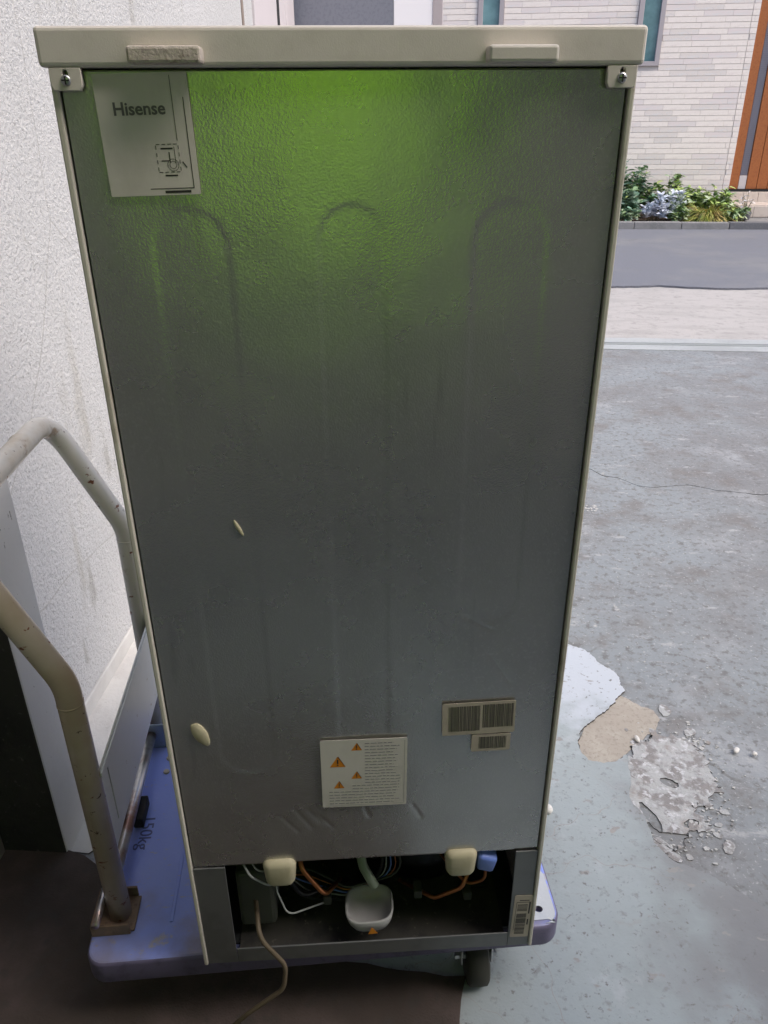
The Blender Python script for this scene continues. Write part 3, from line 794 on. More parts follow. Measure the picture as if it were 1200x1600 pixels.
bush('leafy_shrub', 2.42, 11.75, 0.42, 0.30, 0.74, 1000, 0.14, 0.030, ['leaf_dark', 'leaf_blue', 'leaf_light'], 'tall dark leafy shrub against the house wall beside the refrigerator edge', 'shrub')
bush('broad_leaf_plant', 2.25, 11.35, 0.26, 0.20, 0.44, 300, 0.14, 0.046, ['leaf_blue', 'leaf_dark'], 'broad blue green leafed plant low at the left end of the bed')
bush('low_variegated_plant', 2.30, 11.18, 0.30, 0.10, 0.20, 330, 0.08, 0.026, ['leaf_var', 'leaf_blue'], 'low pale variegated plant along the kerb at the left end of the bed')
bush('silver_plant', 2.66, 11.27, 0.17, 0.13, 0.36, 420, 0.11, 0.021, ['leaf_silver'], 'silvery white leaved plant in the middle of the bed, left of the pair', up=0.8, lob=1)
bush('silver_plant', 2.96, 11.42, 0.17, 0.12, 0.40, 380, 0.11, 0.020, ['leaf_silver', 'leaf_var'], 'silvery white leaved plant beside the yellow green grass clump', up=0.9, lob=1)
bush('small_pale_plant', 2.98, 11.2, 0.20, 0.10, 0.22, 320, 0.07, 0.024, ['leaf_var', 'leaf_light'], 'small pale green plant at the kerb between silver plants and grass')
bush('green_shrub', 3.06, 11.85, 0.42, 0.26, 0.56, 900, 0.11, 0.027, ['leaf_light', 'leaf_dark', 'leaf_var'], 'light green leafy shrub against the wall behind the silver plants', 'shrub')
bush('green_shrub', 3.52, 11.6, 0.34, 0.26, 0.44, 800, 0.10, 0.025, ['leaf_light', 'leaf_var'], 'light green shrub at the right end of the bed beside the step', 'shrub')
bush('trailing_plant', 3.68, 11.2, 0.18, 0.12, 0.26, 400, 0.08, 0.025, ['leaf_var', 'leaf_light'], 'pale trailing plant spilling over the kerb at the right end of the bed', droop=0.6)
def grass_clump(u, v, label):
    root = empty('grass_clump', buv(u, v, 0.08), BYAW)
    tag(root, label, 'grass', 'thing')
    for m_, n in (('grass_y', 700), ('leaf_light', 300)):
        bm = bmesh.new()
        for i in range(n):
            a = rnd.uniform(0, 6.283)
            d = Vector((math.cos(a), math.sin(a) * 0.7, rnd.uniform(0.35, 1.6)))
            add_leaf(bm, Vector((math.cos(a) * 0.05, math.sin(a) * 0.05, 0)), d, rnd.uniform(0.25, 0.55), 0.0055, rnd.uniform(0.4, 0.9), 5)
        o = link('blades', from_bm(bm, 'blades'), m_, root)
        o['kind'] = 'stuff'
grass_clump(3.38, 11.32, 'yellow green ornamental grass clump arching over the kerb')
# potted plant beside the step
pr = empty('potted_flower', buv(3.86, 11.34, 0.085), BYAW)
tag(pr, 'small grey pot with white flower stalks beside the beige step', 'potted plant', 'thing')
bm = bmesh.new()
prof = [(0.0, 0.0), (0.055, 0.0), (0.075, 0.09), (0.082, 0.10), (0.072, 0.10), (0.06, 0.085), (0.0, 0.085)]
rings = []
for r_, z_ in prof:
    rings.append([bm.verts.new((r_ * math.cos(6.283 * k / 18), r_ * math.sin(6.283 * k / 18), z_)) for k in range(18)])
for a, b_ in zip(rings, rings[1:]):
    for k in range(18):
        bm.faces.new((a[k], a[(k + 1) % 18], b_[(k + 1) % 18], b_[k]))
bmesh.ops.remove_doubles(bm, verts=bm.verts[:], dist=1e-5)
link('pot', from_bm(bm, 'pot', True), 'pot', pr)
bm = bmesh.new(); sb = bmesh.new()
for s in range(9):
    a = rnd.uniform(0, 6.28)
    tip = Vector((0.07 * math.cos(a), 0.05 * math.sin(a), rnd.uniform(0.16, 0.36)))
    add_tube(sb, [Vector((0, 0, 0.08)), tip * 0.5 + Vector((0, 0, 0.05)), tip], 0.003, 5)
    for k in range(7):
        q = rnd.uniform(0, 6.28)
        add_leaf(bm, tip + Vector((0, 0, -0.02 * k * rnd.random())), Vector((math.cos(q), math.sin(q), rnd.uniform(-.2, .8))), 0.04, 0.012, 0.3, 3)
link('stalks', from_bm(sb, 'stalks', True), 'stem', pr)
o = link('flowers', from_bm(bm, 'flowers'), 'petal', pr); o['kind'] = 'stuff'

# ------------------------------------------------------------------ platform cart
cy_ = R(4.7)
cart = empty('platform_cart', (0.268, 0.772, 0), cy_)     # origin at the front right corner of the deck; the deck runs to local x = -0.715, y = 0.555
tag(cart, 'lilac blue plastic platform cart with cream tubular handle under the refrigerator', 'cart', 'thing')
DT, DH = 0.166, 0.045
hole = ell(-0.030, 0.030, 0.0062, 0.0055, 16)
hole2 = ell(-0.056, 0.029, 0.0055, 0.005, 16)
me = plate_mesh('deck', [rrect(-0.715, 0.0, 0.0, 0.555, 0.03), hole, hole2], DH, 0.006)
dk = link('deck', me, ['deck', 'deck_side', 'deck_end'], cart, (0, 0, DT - DH))
for p in me.polygons:
    if p.normal.z < 0.93:
        p.material_index = 1
end = link('end_glare', plate_mesh('end_glare', [[(-0.16, 0.105), (-0.16, 0.012)] + [(-0.02, 0.012)] + [q for q in rrect(-0.03, -0.006, 0.006, 0.03, 0.02)][-8:] + [(-0.006, 0.09), (-0.012, 0.105)], ell(-0.030, 0.030, 0.0064, 0.0057, 16), ell(-0.056, 0.029, 0.0057, 0.0052, 16)], 0.0012, 0.0), 'deck_end', cart, (0, 0, DT + 0.0002))  # pale plate on the corner, sky glare put into its colour
end['label'] = 'pale scuffed corner of the deck, sky glare in its colour, with screw holes'
for h in ((-0.030, 0.030), (-0.056, 0.029)):
    bm = bmesh.new()
    bmesh.ops.create_cone(bm, cap_ends=True, segments=16, radius1=0.0072, radius2=0.0072, depth=0.004)
    link('screw_recess', from_bm(bm, 'screw_recess'), 'deck_ink', cart, (h[0], h[1], DT - 0.012))
t = link('lettering', text_mesh('lettering', '150kg', 0.030, 0.0008), 'deck_ink', cart, (-0.668, 0.236, DT + 0.0004), (0, 0, R(-90)))
for i, u in enumerate((-0.60, -0.55, -0.50, -0.45, -0.40, -0.35, -0.30, -0.25)):
    box('tread_rib', u, u + 0.006, 0.06, 0.50, DT - 0.001, DT + 0.0016, 'deck', cart, 0.0012)
# casters
def caster(u, v, ang):
    c = link('caster', None, None, cart, (u, v, 0), (0, 0, ang))
    bm = bmesh.new()
    add_box(bm, -0.042, 0.042, -0.035, 0.035, 0.112, 0.119, 0.002)
    add_box(bm, -0.026, -0.0225, -0.05, 0.02, 0.045, 0.111, 0.001)
    add_box(bm, 0.0225, 0.026, -0.05, 0.02, 0.045, 0.111, 0.001)
    add_box(bm, -0.026, 0.026, -0.025, 0.02, 0.104, 0.1115, 0.001)
    add_tube(bm, [(-0.034, -0.035, 0.05), (0.034, -0.035, 0.05)], 0.007, 8)
    link('fork', from_bm(bm, 'fork'), 'steel', c)
    bm = bmesh.new()
    pr_ = [(-0.016, 0.02), (-0.017, 0.041), (-0.0135, 0.0455), (0.0, 0.0465), (0.0135, 0.0455), (0.017, 0.041), (0.016, 0.02)]
    rs = [[bm.verts.new((x, -0.035 + r_ * math.cos(6.2832 * k / 32), 0.0467 + r_ * math.sin(6.2832 * k / 32))) for k in range(32)] for x, r_ in pr_]
    for a, b_ in zip(rs, rs[1:]):
        for k in range(32):
            bm.faces.new((a[k], a[(k + 1) % 32], b_[(k + 1) % 32], b_[k]))
    bm.faces.new(rs[0]); bm.faces.new(rs[-1])
    link('wheel', from_bm(bm, 'wheel', True), 'rubber', c)
for a in ((-0.122, 0.080, 0.0), (-0.585, 0.13, 3.0), (-0.122, 0.49, 0.1), (-0.60, 0.49, -0.2)):
    caster(*a)
# handle: two posts that lean outward above a kink, joined by a top bar
HN, HF = Vector((-0.676, 0.079, 0)), Vector((-0.681, 0.475, 0))
out = Vector((-1, 0, 0))
def hp(b_, o_, z): return b_ + out * o_ + Vector((0, 0, z))
path = round_path([hp(HN, 0, 0.168), hp(HN, 0, 0.618), hp(HN, 0.098, 0.845), hp(HF, 0.092, 0.842), hp(HF, 0, 0.640), hp(HF, 0, 0.168)], [0.10, 0.065, 0.065, 0.10], 9)
tube('handle', path, 0.0168, 'handle', cart, 20)
# weld seams seen at the kinks and the pipe joint on the top bar
for b_, z in ((HN, 0.585), (HF, 0.615)):
    tube('weld_seam', [hp(b_, 0, z), hp(b_, 0, z + 0.0025)], 0.0173, 'handle', cart, 20)
tube('weld_seam', [hp(HF, 0.0938, 0.8428) + Vector((0, -0.12, 0)), hp(HF, 0.0938, 0.8428) + Vector((0, -0.1225, 0))], 0.0173, 'handle', cart, 20)
# foot plate fixed between the posts
L_ = 0.404
ol = [(0.0, 0.312), (L_ - 0.07, 0.312), (L_ - 0.012, 0.322), (L_ + 0.004, 0.462), (0.0, 0.462)]
s1 = [(0.030, 0.338), (0.0345, 0.338), (0.0345, 0.44), (0.030, 0.44)]
s2 = [(L_ - 0.030, 0.338), (L_ - 0.0255, 0.338), (L_ - 0.0185, 0.44), (L_ - 0.023, 0.44)]
pl = link('foot_plate', plate_mesh('foot_plate', [ol, s1, s2], 0.003, 0.0006), 'plate', cart, (HN.x + 0.0135, HN.y, 0), (R(90), 0, R(90)))
pl['label'] = 'pale steel panel with two slots between the handle posts'
bm = bmesh.new()
add_box(bm, 0.0, L_, 0.452, 0.460, 0.0031, 0.0055, 0.0008)
link('rolled_edge', from_bm(bm, 'rolled_edge'), 'plate', pl)
bm = bmesh.new()
add_box(bm, 0.02, L_ - 0.01, 0.33, 0.45, -0.004, -0.0025, 0.0)
link('slot_backing', from_bm(bm, 'slot_backing'), 'slit', pl)
# folding bar and its brackets
tube('folding_bar', [(-0.690, 0.085, 0.199), (-0.6905, 0.47, 0.199)], 0.0095, 'steel', cart, 14)
for b_, yy in ((HN, 0.079), (HF, 0.475)):
    bm = bmesh.new()
    bh = 0.022 if yy < 0.2 else 0.058
    add_box(bm, -0.712, -0.655, yy - 0.034, yy - 0.030, DT + 0.0005, DT + bh, 0.0012)
    add_box(bm, -0.712, -0.655, yy + 0.030, yy + 0.034, DT + 0.0005, DT + bh, 0.0012)
    add_box(bm, -0.708, -0.650 if yy < 0.2 else -0.640, yy - 0.0295, yy + 0.0295, DT + 0.0005, DT + 0.004, 0.001)
    add_box(bm, -0.712, -0.708, yy - 0.0295, yy + 0.0295, DT + 0.0042, DT + bh, 0.001)
    br = link('bracket', from_bm(bm, 'bracket'), 'rusty' if yy < 0.2 else 'bracket', cart)
    tube('bolt', [(-0.70, yy - 0.042, DT + 0.034), (-0.70, yy + 0.042, DT + 0.034)], 0.006, 'steel', br, 8)
box('latch_block', -0.690, -0.672, 0.245, 0.300, DT + 0.0005, DT + 0.022, 'black_matt', cart, 0.003)
for y in (0.375, 0.41):
    bm = bmesh.new()
    bmesh.ops.create_cone(bm, cap_ends=True, segments=12, radius1=0.006, radius2=0.005, depth=0.003)
    link('rivet', from_bm(bm, 'rivet'), 'paper_tan', cart, (-0.655, y, DT + 0.0018))

# ------------------------------------------------------------------ refrigerator
fy = R(3.2)
fr = empty('refrigerator', (-0.026, 0.726, DT + 0.0016), fy)   # local x along the back, y into the refrigerator, z up from the deck
tag(fr, 'small old refrigerator seen from its grey back, standing on the lilac platform cart', 'refrigerator', 'thing')
DZ = DT + 0.0016
HW, TOPZ, DEP = 0.2405, 1.3015 - DZ, 0.50
def Z(z): return z - DZ
# outer shell: two sides, front doors, top; thin folded edge frames the back panel
bm = bmesh.new()
add_box(bm, -HW, -HW + 0.0055, 0.0, DEP - 0.05, 0.0, TOPZ, 0.0015)
add_box(bm, HW - 0.0055, HW, 0.0, DEP - 0.05, 0.0, TOPZ, 0.0015)
add_box(bm, -HW + 0.006, HW - 0.006, 0.012, DEP - 0.052, TOPZ - 0.012, TOPZ - 0.0005, 0.0)
add_box(bm, -HW + 0.006, HW - 0.006, 0.30, DEP - 0.052, 0.0, TOPZ - 0.013, 0.0)
link('body_shell', from_bm(bm, 'body_shell'), 'shell_rust', fr)
box('freezer_door', -HW, HW, DEP - 0.048, DEP, Z(0.95), TOPZ, 'shell', fr, 0.008)
box('fridge_door', -HW, HW, DEP - 0.048, DEP, 0.015, Z(0.94), 'shell', fr, 0.008)
# back panel: pressed sheet with three long oval beads, creases and gentle warps
PB = Z(0.3695)
beads = [(-0.144, 0.0335, Z(0.535), Z(1.195)), (-0.0005, 0.0305, Z(0.50), Z(1.197)), (0.1435, 0.0335, Z(0.745), Z(1.198))]
creases = [((-0.112, .455), (-0.090, .425)), ((-0.094, .468), (-0.072, .430)), ((-0.075, .462), (-0.06, .44)), ((-0.062, .452), (-0.043, .428)), ((-0.002, .463), (0.004, .445)), ((0.060, .465), (0.072, .44)), ((0.150, .70), (0.178, .655)), ((0.118, .755), (0.15, .735))]
def seg_d(px, pz, a, b_):
    ax, az = a; bx, bz = b_
    t = max(0, min(1, ((px - ax) * (bx - ax) + (pz - az) * (bz - az)) / ((bx - ax) ** 2 + (bz - az) ** 2)))
    return math.hypot(px - ax - t * (bx - ax), pz - az - t * (bz - az))
def panel_mesh():
    nx, nz = 190, 380
    x0, x1, z0, z1 = -HW + 0.0075, HW - 0.0075, PB, TOPZ - 0.002
    vs, fs = [], []
    for j in range(nz + 1):
        z = z0 + (z1 - z0) * j / nz
        for i in range(nx + 1):
            x = x0 + (x1 - x0) * i / nx
            y = 0.0045
            for cx, r_, b0, b1 in beads:
                zz = min(max(z, b0 + r_), b1 - r_)
                d = math.hypot(x - cx, z - zz) - r_
                y += 0.00040 * (0.5 - 0.5 * math.tanh(d / 0.0016))
            y += 0.0016 * noise.noise(Vector((x * 6, z * 4, 2.2))) + 0.0003 * noise.noise(Vector((x * 26, z * 20, 5)))
            for a, b_ in creases:
                d = seg_d(x, z + DZ, a, b_)
                if d < 0.012: y += 0.0007 * math.exp(-(d / 0.0022) ** 2)
            vs.append((x, y, z))
    for j in range(nz):
        for i in range(nx):
            k = j * (nx + 1) + i
            fs.append((k, k + 1, k + nx + 2, k + nx + 1))
    # turned bottom lip
    b = len(vs)
    for i in range(nx + 1):
        vs.append((x0 + (x1 - x0) * i / nx, 0.030, z0))
    for i in range(nx):
        fs.append((i + 1, i, b + i, b + i + 1))
    me = bpy.data.meshes.new('back_panel')
    me.from_pydata(vs, [], fs)
    for p in me.polygons: p.use_smooth = True
    return me
link('back_panel', panel_mesh(), 'panel', fr)
box('panel_gap', -HW + 0.006, HW - 0.006, 0.020, 0.030, PB + 0.002, TOPZ - 0.013, 'black_matt', fr)
# plastic lid
bm = bmesh.new()
add_box(bm, -0.2455, 0.2435, -0.006, DEP + 0.004, TOPZ + 0.0005, Z(1.3305), 0.0035, 3)
lid = link('lid', from_bm(bm, 'lid', False), 'lid', fr)
for s in (-1, 1):
    xo = 0.226 * s
    ol = [(xo - 0.0125, 0), (xo + 0.0125, 0), (xo + 0.0125, -0.0125), (xo + 0.0105, -0.0165), (xo - 0.0105, -0.0165), (xo - 0.0125, -0.0125)]
    kh = [q for q in ell(xo, -0.0045, 0.0022, 0.0028, 14)]
    link('fixing_tab', plate_mesh('fixing_tab', [ol, kh], 0.0055, 0.0008), 'lid', lid, (0, 0.0005, TOPZ + 0.0006), (R(90), 0, 0))
    bm = bmesh.new()
    bmesh.ops.create_uvsphere(bm, u_segments=16, v_segments=8, radius=0.0042)
    for w in bm.verts: w.co.z *= 0.45
    sc = link('screw', from_bm(bm, 'screw', True), 'steel', lid, (xo, -0.0052, TOPZ - 0.0085), (R(90), 0, 0))
    bm = bmesh.new()
    add_box(bm, -0.0030, 0.0030, -0.0006, 0.0006, 0.0014, 0.0023)
    add_box(bm, -0.0006, 0.0006, -0.0030, 0.0030, 0.0013, 0.0022)
    link('screw_slot', from_bm(bm, 'screw_slot'), 'slit', sc)
for (a, b_, m_) in ((-0.172, -0.115, 'foam'), (0.111, 0.167, 'lid')):
    o = box('spacer', a, b_, -0.024, -0.005, Z(1.3035), Z(1.3155), m_, lid, 0.0022, 2)
    if m_ == 'foam': o['label'] = 'rough worn beige spacer block'

def flat(name, pts_list, y, m, parent, th=0.0003, rot=0.0, cen=(0, 0)):
    """thin print or label lying on the back, given in (x, z)"""
    if rot:
        c, s = math.cos(rot), math.sin(rot)
        pts_list = [[(cen[0] + (x - cen[0]) * c - (z - cen[1]) * s, cen[1] + (x - cen[0]) * s + (z - cen[1]) * c) for x, z in pl_] for pl_ in pts_list]
    return link(name, plate_mesh(name, pts_list, th), m, parent, (0, y, 0), (R(90), 0, 0))
def flats(name, rects, y, m, parent, rot=0.0, cen=(0, 0), th=0.0002):
    """many little printed marks joined as one print"""
    bm = bmesh.new()
    for pts in rects:
        if len(pts) == 4 and not isinstance(pts[0], tuple):
            x0, x1, z0, z1 = pts
            pts = [(x0, z0), (x1, z0), (x1, z1), (x0, z1)]
        c, s = math.cos(rot), math.sin(rot)
        q = [(cen[0] + (x - cen[0]) * c - (z - cen[1]) * s, cen[1] + (x - cen[0]) * s + (z - cen[1]) * c) for x, z in pts]
        a = [bm.verts.new((x, y, z)) for x, z in q]
        b2 = [bm.verts.new((x, y - th, z)) for x, z in q]
        bm.faces.new(b2)
        for k in range(len(q)):
            bm.faces.new((a[k], a[(k + 1) % len(q)], b2[(k + 1) % len(q)], b2[k]))
    return link(name, from_bm(bm, name), m, parent)
def ctr(o, y):   # prints are children of their label: same frame as the refrigerator
    return o
def label_part(name, x0, x1, z0, z1, y, m, rot=0.0, lab=None, r=0.002):
    cx, cz = (x0 + x1) / 2, (z0 + z1) / 2
    pts = [(x - cx, z - cz) for x, z in rrect(x0, x1, z0, z1, r, 3)]
    me = plate_mesh(name, [pts], 0.0005)
    me.transform(Matrix.Rotation(R(90), 4, 'X'))
    o = link(name, me, m, fr, (cx, y, Z(cz)), (0, -rot, 0))
    if lab: o['label'] = lab
    return o
LY = 0.0018
# upper left sheet
stk = label_part('sticker', -0.2065, -0.1305, 1.2065, 1.2985, LY, 'paper', R(1.2), 'white paper sheet with printed diagram', 0.001)
W2, H2 = 0.038, 0.046
fy_ = -0.0005
lt = text_mesh('lettering', 'Hisense', 0.0135, 0.0003, 0.0003); lt.transform(Matrix.Rotation(R(90), 4, 'X'))
link('lettering', lt, 'faded_ink', stk, (-0.004, fy_ - 0.0001, 0.020))
flats('printed_lines', [(0.0325, 0.0331, -0.0405, 0.028), (-0.004, 0.0331, -0.0411, -0.0405), (0.0235, 0.0239, -0.004, 0.044), (0.008, 0.030, -0.0445, -0.0425)], fy_, 'ink', stk)
dash = []
for k in range(4):
    dash += [(0.0055 + k * 0.0048, 0.0085 + k * 0.0048, -0.0068, -0.0063), (0.0055 + k * 0.0048, 0.0085 + k * 0.0048, -0.0282, -0.0277),
             (0.0050, 0.0054, -0.0270 + k * 0.0055, -0.0240 + k * 0.0055), (0.0236, 0.0240, -0.0270 + k * 0.0055, -0.0240 + k * 0.0055)]
dash += [(0.009, 0.019, -0.0104, -0.0092), (0.0085, 0.0145, -0.0196, -0.0188), (0.010, 0.0205, -0.0312, -0.0300), (0.0152, 0.0160, -0.0205, -0.0125), (0.0200, 0.0204, -0.0205, -0.0085)]
for k in range(20):
    a0, a1 = 6.2832 * k / 20, 6.2832 * (k + 0.75) / 20
    for rr in (0.0044, 0.0026):
        dash.append([(0.0178 + rr * math.cos(a0), -0.0225 + rr * math.sin(a0)), (0.0178 + (rr + 0.0004) * math.cos(a0), -0.0225 + (rr + 0.0004) * math.sin(a0)), (0.0178 + (rr + 0.0004) * math.cos(a1), -0.0225 + (rr + 0.0004) * math.sin(a1)), (0.0178 + rr * math.cos(a1), -0.0225 + rr * math.sin(a1))])
dash += [[(0.0255, -0.0205), (0.0262, -0.0200), (0.0295, -0.0245), (0.0288, -0.0250)]]
flats('circuit_diagram', dash, fy_, 'ink', stk)
# warning label
wl = label_part('warning_label', -0.0555, 0.0525, 0.470, 0.583, LY, 'paper', R(-0.5), 'white warning label with four orange triangles')
def tri(cx, cz, s): return [(cx - s, cz - s * 0.8), (cx + s, cz - s * 0.8), (cx, cz + s * 0.95)]
for (u, z, s) in ((-0.0345, 0.547, 0.0098), (-0.0105, 0.571, 0.0068), (-0.011, 0.524, 0.0068), (-0.0335, 0.5085, 0.0068)):
    cx, cz = u + 0.0015, z - 0.5265
    flats('warning_triangle', [tri(cx, cz, s)], fy_, 'orange', wl)
    flats('triangle_mark', [tri(cx, cz, s)[1:] + [(cx + s * 0.12, cz + s * 0.95)], (cx - s * 0.09, cx + s * 0.09, cz - s * 0.25, cz + s * 0.45), (cx - s * 0.09, cx + s * 0.09, cz - s * 0.58, cz - s * 0.40)], fy_ - 0.0002, 'ink', wl)
ln = []
for k in range(21):
    z = 0.050 - k * 0.0050
    if -0.03 < z:
        x = 0.001 if z > -0.02 else -0.015
    else:
        x = -0.045
    x1 = 0.047 - rnd.uniform(0, 0.012)
    while x < x1:
        w_ = rnd.uniform(0.003, 0.009)
        ln.append((x, min(x + w_, x1), z - 0.0008, z + 0.0008))
        x += w_ + 0.0015
flats('printed_text', ln, fy_, 'ink_grey', wl)
flats('printed_border', [(0.0505, 0.0510, -0.053, 0.053), (-0.0505, 0.0505, -0.0535, -0.053)], fy_, 'ink_grey', wl)
# barcode labels
def bars(x0, x1, z0, z1, vert=True):
    out, x = [], x0
    while x < x1:
        w_ = rnd.choice((0.0004, 0.0006, 0.0010, 0.0013))
        if vert: out.append((x, min(x + w_, x1), z0, z1))
        x += w_ + rnd.choice((0.0004, 0.0006, 0.0009))
    return out
b1 = label_part('barcode_label', 0.0955, 0.1855, 0.583, 0.633, LY, 'paper_tan', R(1.0), 'tan label with two barcodes side by side')
flats('barcode', bars(-0.037, 0.0015, -0.019, 0.020), fy_, 'ink_brown', b1)
flats('barcode', bars(0.005, 0.0425, -0.015, 0.021), fy_, 'ink_brown', b1)
b2_ = label_part('barcode_label', 0.1330, 0.1820, 0.5545, 0.5815, LY, 'paper_tan', R(0.5), 'smaller tan label with one barcode')
flats('barcode', bars(-0.015, 0.019, -0.009, 0.010), fy_, 'ink_brown', b2_)
# smear of cream sealant and a small cream crescent on the left of the panel
def blob(name, x, z, rx_, rz_, ry_, m, rot=0.0, lab=None):
    bm = bmesh.new()
    bmesh.ops.create_uvsphere(bm, u_segments=20, v_segments=12, radius=1)
    for w in bm.verts:
        k = 1 + 0.15 * noise.noise(w.co * 1.6 + Vector((x * 50, z * 30, 1)))
        w.co = Vector((w.co.x * rx_ * k, w.co.y * ry_, w.co.z * rz_ * k + 0.25 * rx_ * w.co.x ** 2))
    o = link(name, from_bm(bm, name, True), m, fr, (x, 0.004, Z(z)), (0, rot, 0))
    if lab: o['label'] = lab
    return o
blob('foam_plug', -0.1985, 0.600, 0.0085, 0.0185, 0.004, 'cream', R(-22), 'cream sealant plug on the lower left of the back')
blob('cream_crescent', -0.1275, 0.880, 0.0022, 0.0100, 0.0016, 'cream', R(-25))
# compressor bay
bay_x0, bay_x1 = -0.190, 0.2045
bm = bmesh.new()
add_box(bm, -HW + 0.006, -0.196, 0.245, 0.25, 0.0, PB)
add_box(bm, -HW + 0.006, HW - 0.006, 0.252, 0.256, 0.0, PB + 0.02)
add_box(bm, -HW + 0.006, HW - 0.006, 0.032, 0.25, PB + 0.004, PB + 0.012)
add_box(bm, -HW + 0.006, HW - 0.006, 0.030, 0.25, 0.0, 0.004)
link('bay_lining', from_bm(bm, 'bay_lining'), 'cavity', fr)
fR = box('flange', 0.2035, HW - 0.006, 0.002, 0.0045, 0.0005, PB - 0.002, 'flange', fr, 0.0008)
fL = box('flange', -HW + 0.006, -0.192, 0.002, 0.0045, 0.0005, PB - 0.002, 'flange', fr, 0.0008)
bm = bmesh.new()
add_box(bm, -0.1915, 0.203, 0.002, 0.0045, 0.0005, Z(0.197), 0.0008)
link('bottom_rail', from_bm(bm, 'bottom_rail'), 'flange', fr)
lb = label_part('barcode_label', 0.2075, 0.2345, 0.188, 0.278, 0.0017, 'paper_tan', R(-1.5), 'tan barcode strip on the right flange')
flats('barcode', [(-0.008, 0.0065, z0, z0 + w_) for z0, w_ in [(-0.038 + 0.0024 * k, rnd.choice((0.0007, 0.0011, 0.0015))) for k in range(27)] if not (0.006 < z0 < 0.010)], fy_, 'ink', lb)
flats('printed_text', [(-0.010, 0.0105, 0.0305, 0.0312), (-0.006, 0.008, 0.034, 0.0355), (-0.010, -0.0095, -0.03, 0.03), (0.0085, 0.0105, -0.018, -0.006), (0.0085, 0.0105, 0.006, 0.030)], fy_, 'ink', lb)
# compressor: black domed can on feet
bm = bmesh.new()
prof = [(0.0, 0.145), (0.03, 0.142), (0.052, 0.130), (0.062, 0.110), (0.064, 0.075), (0.067, 0.070), (0.064, 0.064), (0.060, 0.03), (0.045, 0.014), (0.0, 0.012)]
rs = [[bm.verts.new((r_ * 1.15 * math.cos(6.2832 * k / 32), r_ * math.sin(6.2832 * k / 32), z_)) for k in range(32)] for r_, z_ in prof]
for a, b_ in zip(rs, rs[1:]):
    for k in range(32):
        bm.faces.new((a[k], a[(k + 1) % 32], b_[(k + 1) % 32], b_[k]))
bmesh.ops.remove_doubles(bm, verts=bm.verts[:], dist=1e-5)
cp = link('compressor', from_bm(bm, 'compressor', True), 'black', fr, (0.090, 0.155, 0.005))
for s in (-1, 1):
    box('mounting_foot', s * 0.085 - 0.02, s * 0.085 + 0.02, -0.06, 0.06, 0.002, 0.010, 'black_matt', cp, 0.003)
box('terminal_cover', -0.085, -0.069, -0.025, 0.025, 0.035, 0.09, 'black_matt', cp, 0.004)
# evaporation tray: open white cup with a brown warning mark
def tray():
    bm = bmesh.new()
    n = 28
    prof = [(0.60, 0.0), (0.85, 0.004), (1.0, 0.016), (1.08, 0.030), (1.0, 0.032), (0.93, 0.018), (0.78, 0.008), (0.0, 0.006)]
    rs = []
    for k_, z_ in prof:
        ring = []
        for i in range(n):
            a = 6.2832 * i / n
            c, s = math.cos(a), math.sin(a)
            e = 2 / 3.2
            ring.append(bm.verts.new((0.033 * k_ * math.copysign(abs(c) ** e, c), 0.030 * k_ * math.copysign(abs(s) ** e, s), z_)))
        rs.append(ring)
    for a, b_ in zip(rs, rs[1:]):
        for k in range(n):
            bm.faces.new((a[k], a[(k + 1) % n], b_[(k + 1) % n], b_[k]))
    bmesh.ops.remove_doubles(bm, verts=bm.verts[:], dist=1e-5)
    return from_bm(bm, 'drain_tray', True)
dt = link('drain_tray', tray(), 'tray', fr, (0.003, 0.034, Z(0.206)), (0, R(-3), 0))
flats('triangle_mark', [[(-0.004, 0.010), (0.010, 0.010), (0.002, 0.024)]], -0.0338, 'orange', dt)
tube('drain_hose', round_path([(-0.012, 0.11, Z(0.36)), (-0.012, 0.055, Z(0.345)), (-0.006, 0.035, Z(0.315)), (0.010, 0.022, Z(0.288))], [0.03, 0.03], 6), 0.0068, 'hose', fr, 12)
# copper pipes
tube('copper_pipe', round_path([(0.19, 0.09, Z(0.36)), (0.178, 0.06, Z(0.31)), (0.176, 0.055, Z(0.245)), (0.150, 0.06, Z(0.232)), (0.11, 0.10, Z(0.26))], [0.02, 0.02, 0.02], 6), 0.0024, 'copper', fr, 10)
tube('copper_pipe', round_path([(0.155, 0.06, Z(0.275)), (0.140, 0.045, Z(0.245)), (0.10, 0.05, Z(0.218)), (0.05, 0.09, Z(0.212))], [0.02, 0.02], 6), 0.0032, 'copper', fr, 10)
tube('copper_pipe', round_path([(-0.10, 0.10, Z(0.33)), (-0.095, 0.045, Z(0.305)), (-0.062, 0.035, Z(0.258)), (-0.04, 0.08, Z(0.235))], [0.02, 0.02], 6), 0.0036, 'copper', fr, 10)
tube('copper_pipe', round_path([(-0.02, 0.12, Z(0.365)), (-0.005, 0.05, Z(0.350)), (0.025, 0.05, Z(0.342)), (0.06, 0.12, Z(0.35))], [0.02, 0.02], 6), 0.003, 'copper', fr, 10)
tube('black_pipe', round_path([(-0.13, 0.09, Z(0.35)), (-0.12, 0.05, Z(0.29)), (-0.095, 0.045, Z(0.245)), (-0.03, 0.09, Z(0.22))], [0.03, 0.03], 6), 0.004, 'black', fr, 10)
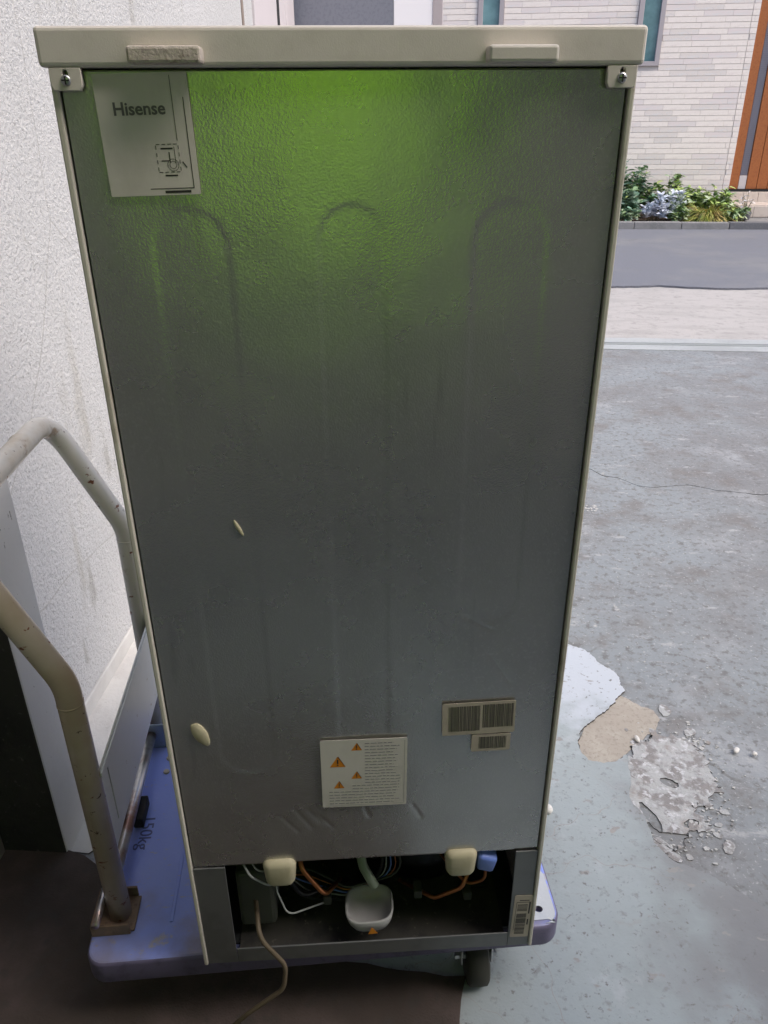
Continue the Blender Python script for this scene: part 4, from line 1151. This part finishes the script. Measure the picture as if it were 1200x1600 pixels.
# black condenser loops, a wiring loom and clips fill the rest of the bay
coil = []
for k in range(7):
    z = Z(0.205 + 0.020 * k)
    xs = (-0.13, 0.195) if k % 2 == 0 else (0.195, -0.13)
    coil += [(xs[0], 0.19, z), (xs[1], 0.19, z)]
tube('condenser_pipe', round_path(coil, [0.009] * (len(coil) - 2), 4), 0.003, 'black', fr, 8)
for k, (c, r_) in enumerate((('black_matt', 0.0026), ('wire', 0.0011), ('blue_conn', 0.0012), ('copper', 0.0011), ('greybox', 0.0018))):
    tube('wire', round_path([(-0.14, 0.07, Z(0.30 - 0.012 * k)), (-0.09, 0.05 + 0.01 * k, Z(0.235 + 0.004 * k)), (-0.03, 0.06, Z(0.215 + 0.006 * k)), (0.02 + 0.01 * k, 0.08, Z(0.24)), (0.03, 0.09, Z(0.30 + 0.01 * k))], [0.03, 0.03, 0.03], 5), r_, c, fr, 7)
for x, z in ((-0.06, 0.222), (0.075, 0.225), (0.15, 0.215)):
    box('cable_clip', x - 0.006, x + 0.006, 0.045, 0.065, Z(z), Z(z) + 0.016, 'greybox', fr, 0.002)
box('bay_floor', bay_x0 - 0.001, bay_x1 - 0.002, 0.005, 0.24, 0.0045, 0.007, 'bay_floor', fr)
# wires and power cord
tube('wire', round_path([(-0.172, 0.012, Z(0.372)), (-0.160, 0.004, Z(0.345)), (-0.135, 0.010, Z(0.315)), (-0.11, 0.06, Z(0.29))], [0.03, 0.03], 6), 0.0016, 'wire', fr, 8)
tube('wire', round_path([(-0.160, 0.012, Z(0.372)), (-0.150, 0.006, Z(0.350)), (-0.125, 0.02, Z(0.338)), (-0.10, 0.07, Z(0.33))], [0.03, 0.03], 6), 0.0012, 'wire', fr, 8)
tube('wire', round_path([(-0.130, 0.02, Z(0.36)), (-0.127, 0.012, Z(0.30)), (-0.115, 0.012, Z(0.25)), (-0.06, 0.05, Z(0.225))], [0.03, 0.03], 6), 0.0013, 'wire', fr, 8)
box('starter_box', -0.188, -0.135, 0.035, 0.10, Z(0.200), Z(0.312), 'greybox', fr, 0.006)
tube('power_cord', round_path([(-0.165, 0.05, Z(0.26)), (-0.155, -0.010, Z(0.235)), (-0.120, -0.022, Z(0.190)), (-0.125, -0.030, Z(0.150)), (-0.180, -0.035, Z(0.105)), (-0.235, -0.035, Z(0.040)), (-0.33, -0.03, Z(0.004))], [0.03, 0.03, 0.03, 0.04, 0.04], 7), 0.0035, 'cord', fr, 10)
# cream rounded tabs hooked over the lower edge of the panel
for x in (-0.119, 0.128):
    bm = bmesh.new()
    add_box(bm, -0.0225, 0.0225, -0.011, 0.011, -0.023, 0.026, 0.0102, 4)
    for w in bm.verts:
        if w.co.z < 0: w.co.x *= 1 - 0.35 * (w.co.z / 0.023) ** 2
    link('spacer_tab', from_bm(bm, 'spacer_tab', True), 'cream', fr, (x, 0.006, Z(0.351)))
bm = bmesh.new()
add_box(bm, -0.014, 0.014, -0.012, 0.012, -0.016, 0.016, 0.005, 2)
for w in bm.verts:
    if w.co.z < 0: w.co.x = w.co.x * 0.9 + 0.006
link('connector', from_bm(bm, 'connector', True), 'blue_conn', fr, (0.163, 0.016, Z(0.343)), (R(10), R(20), 0))
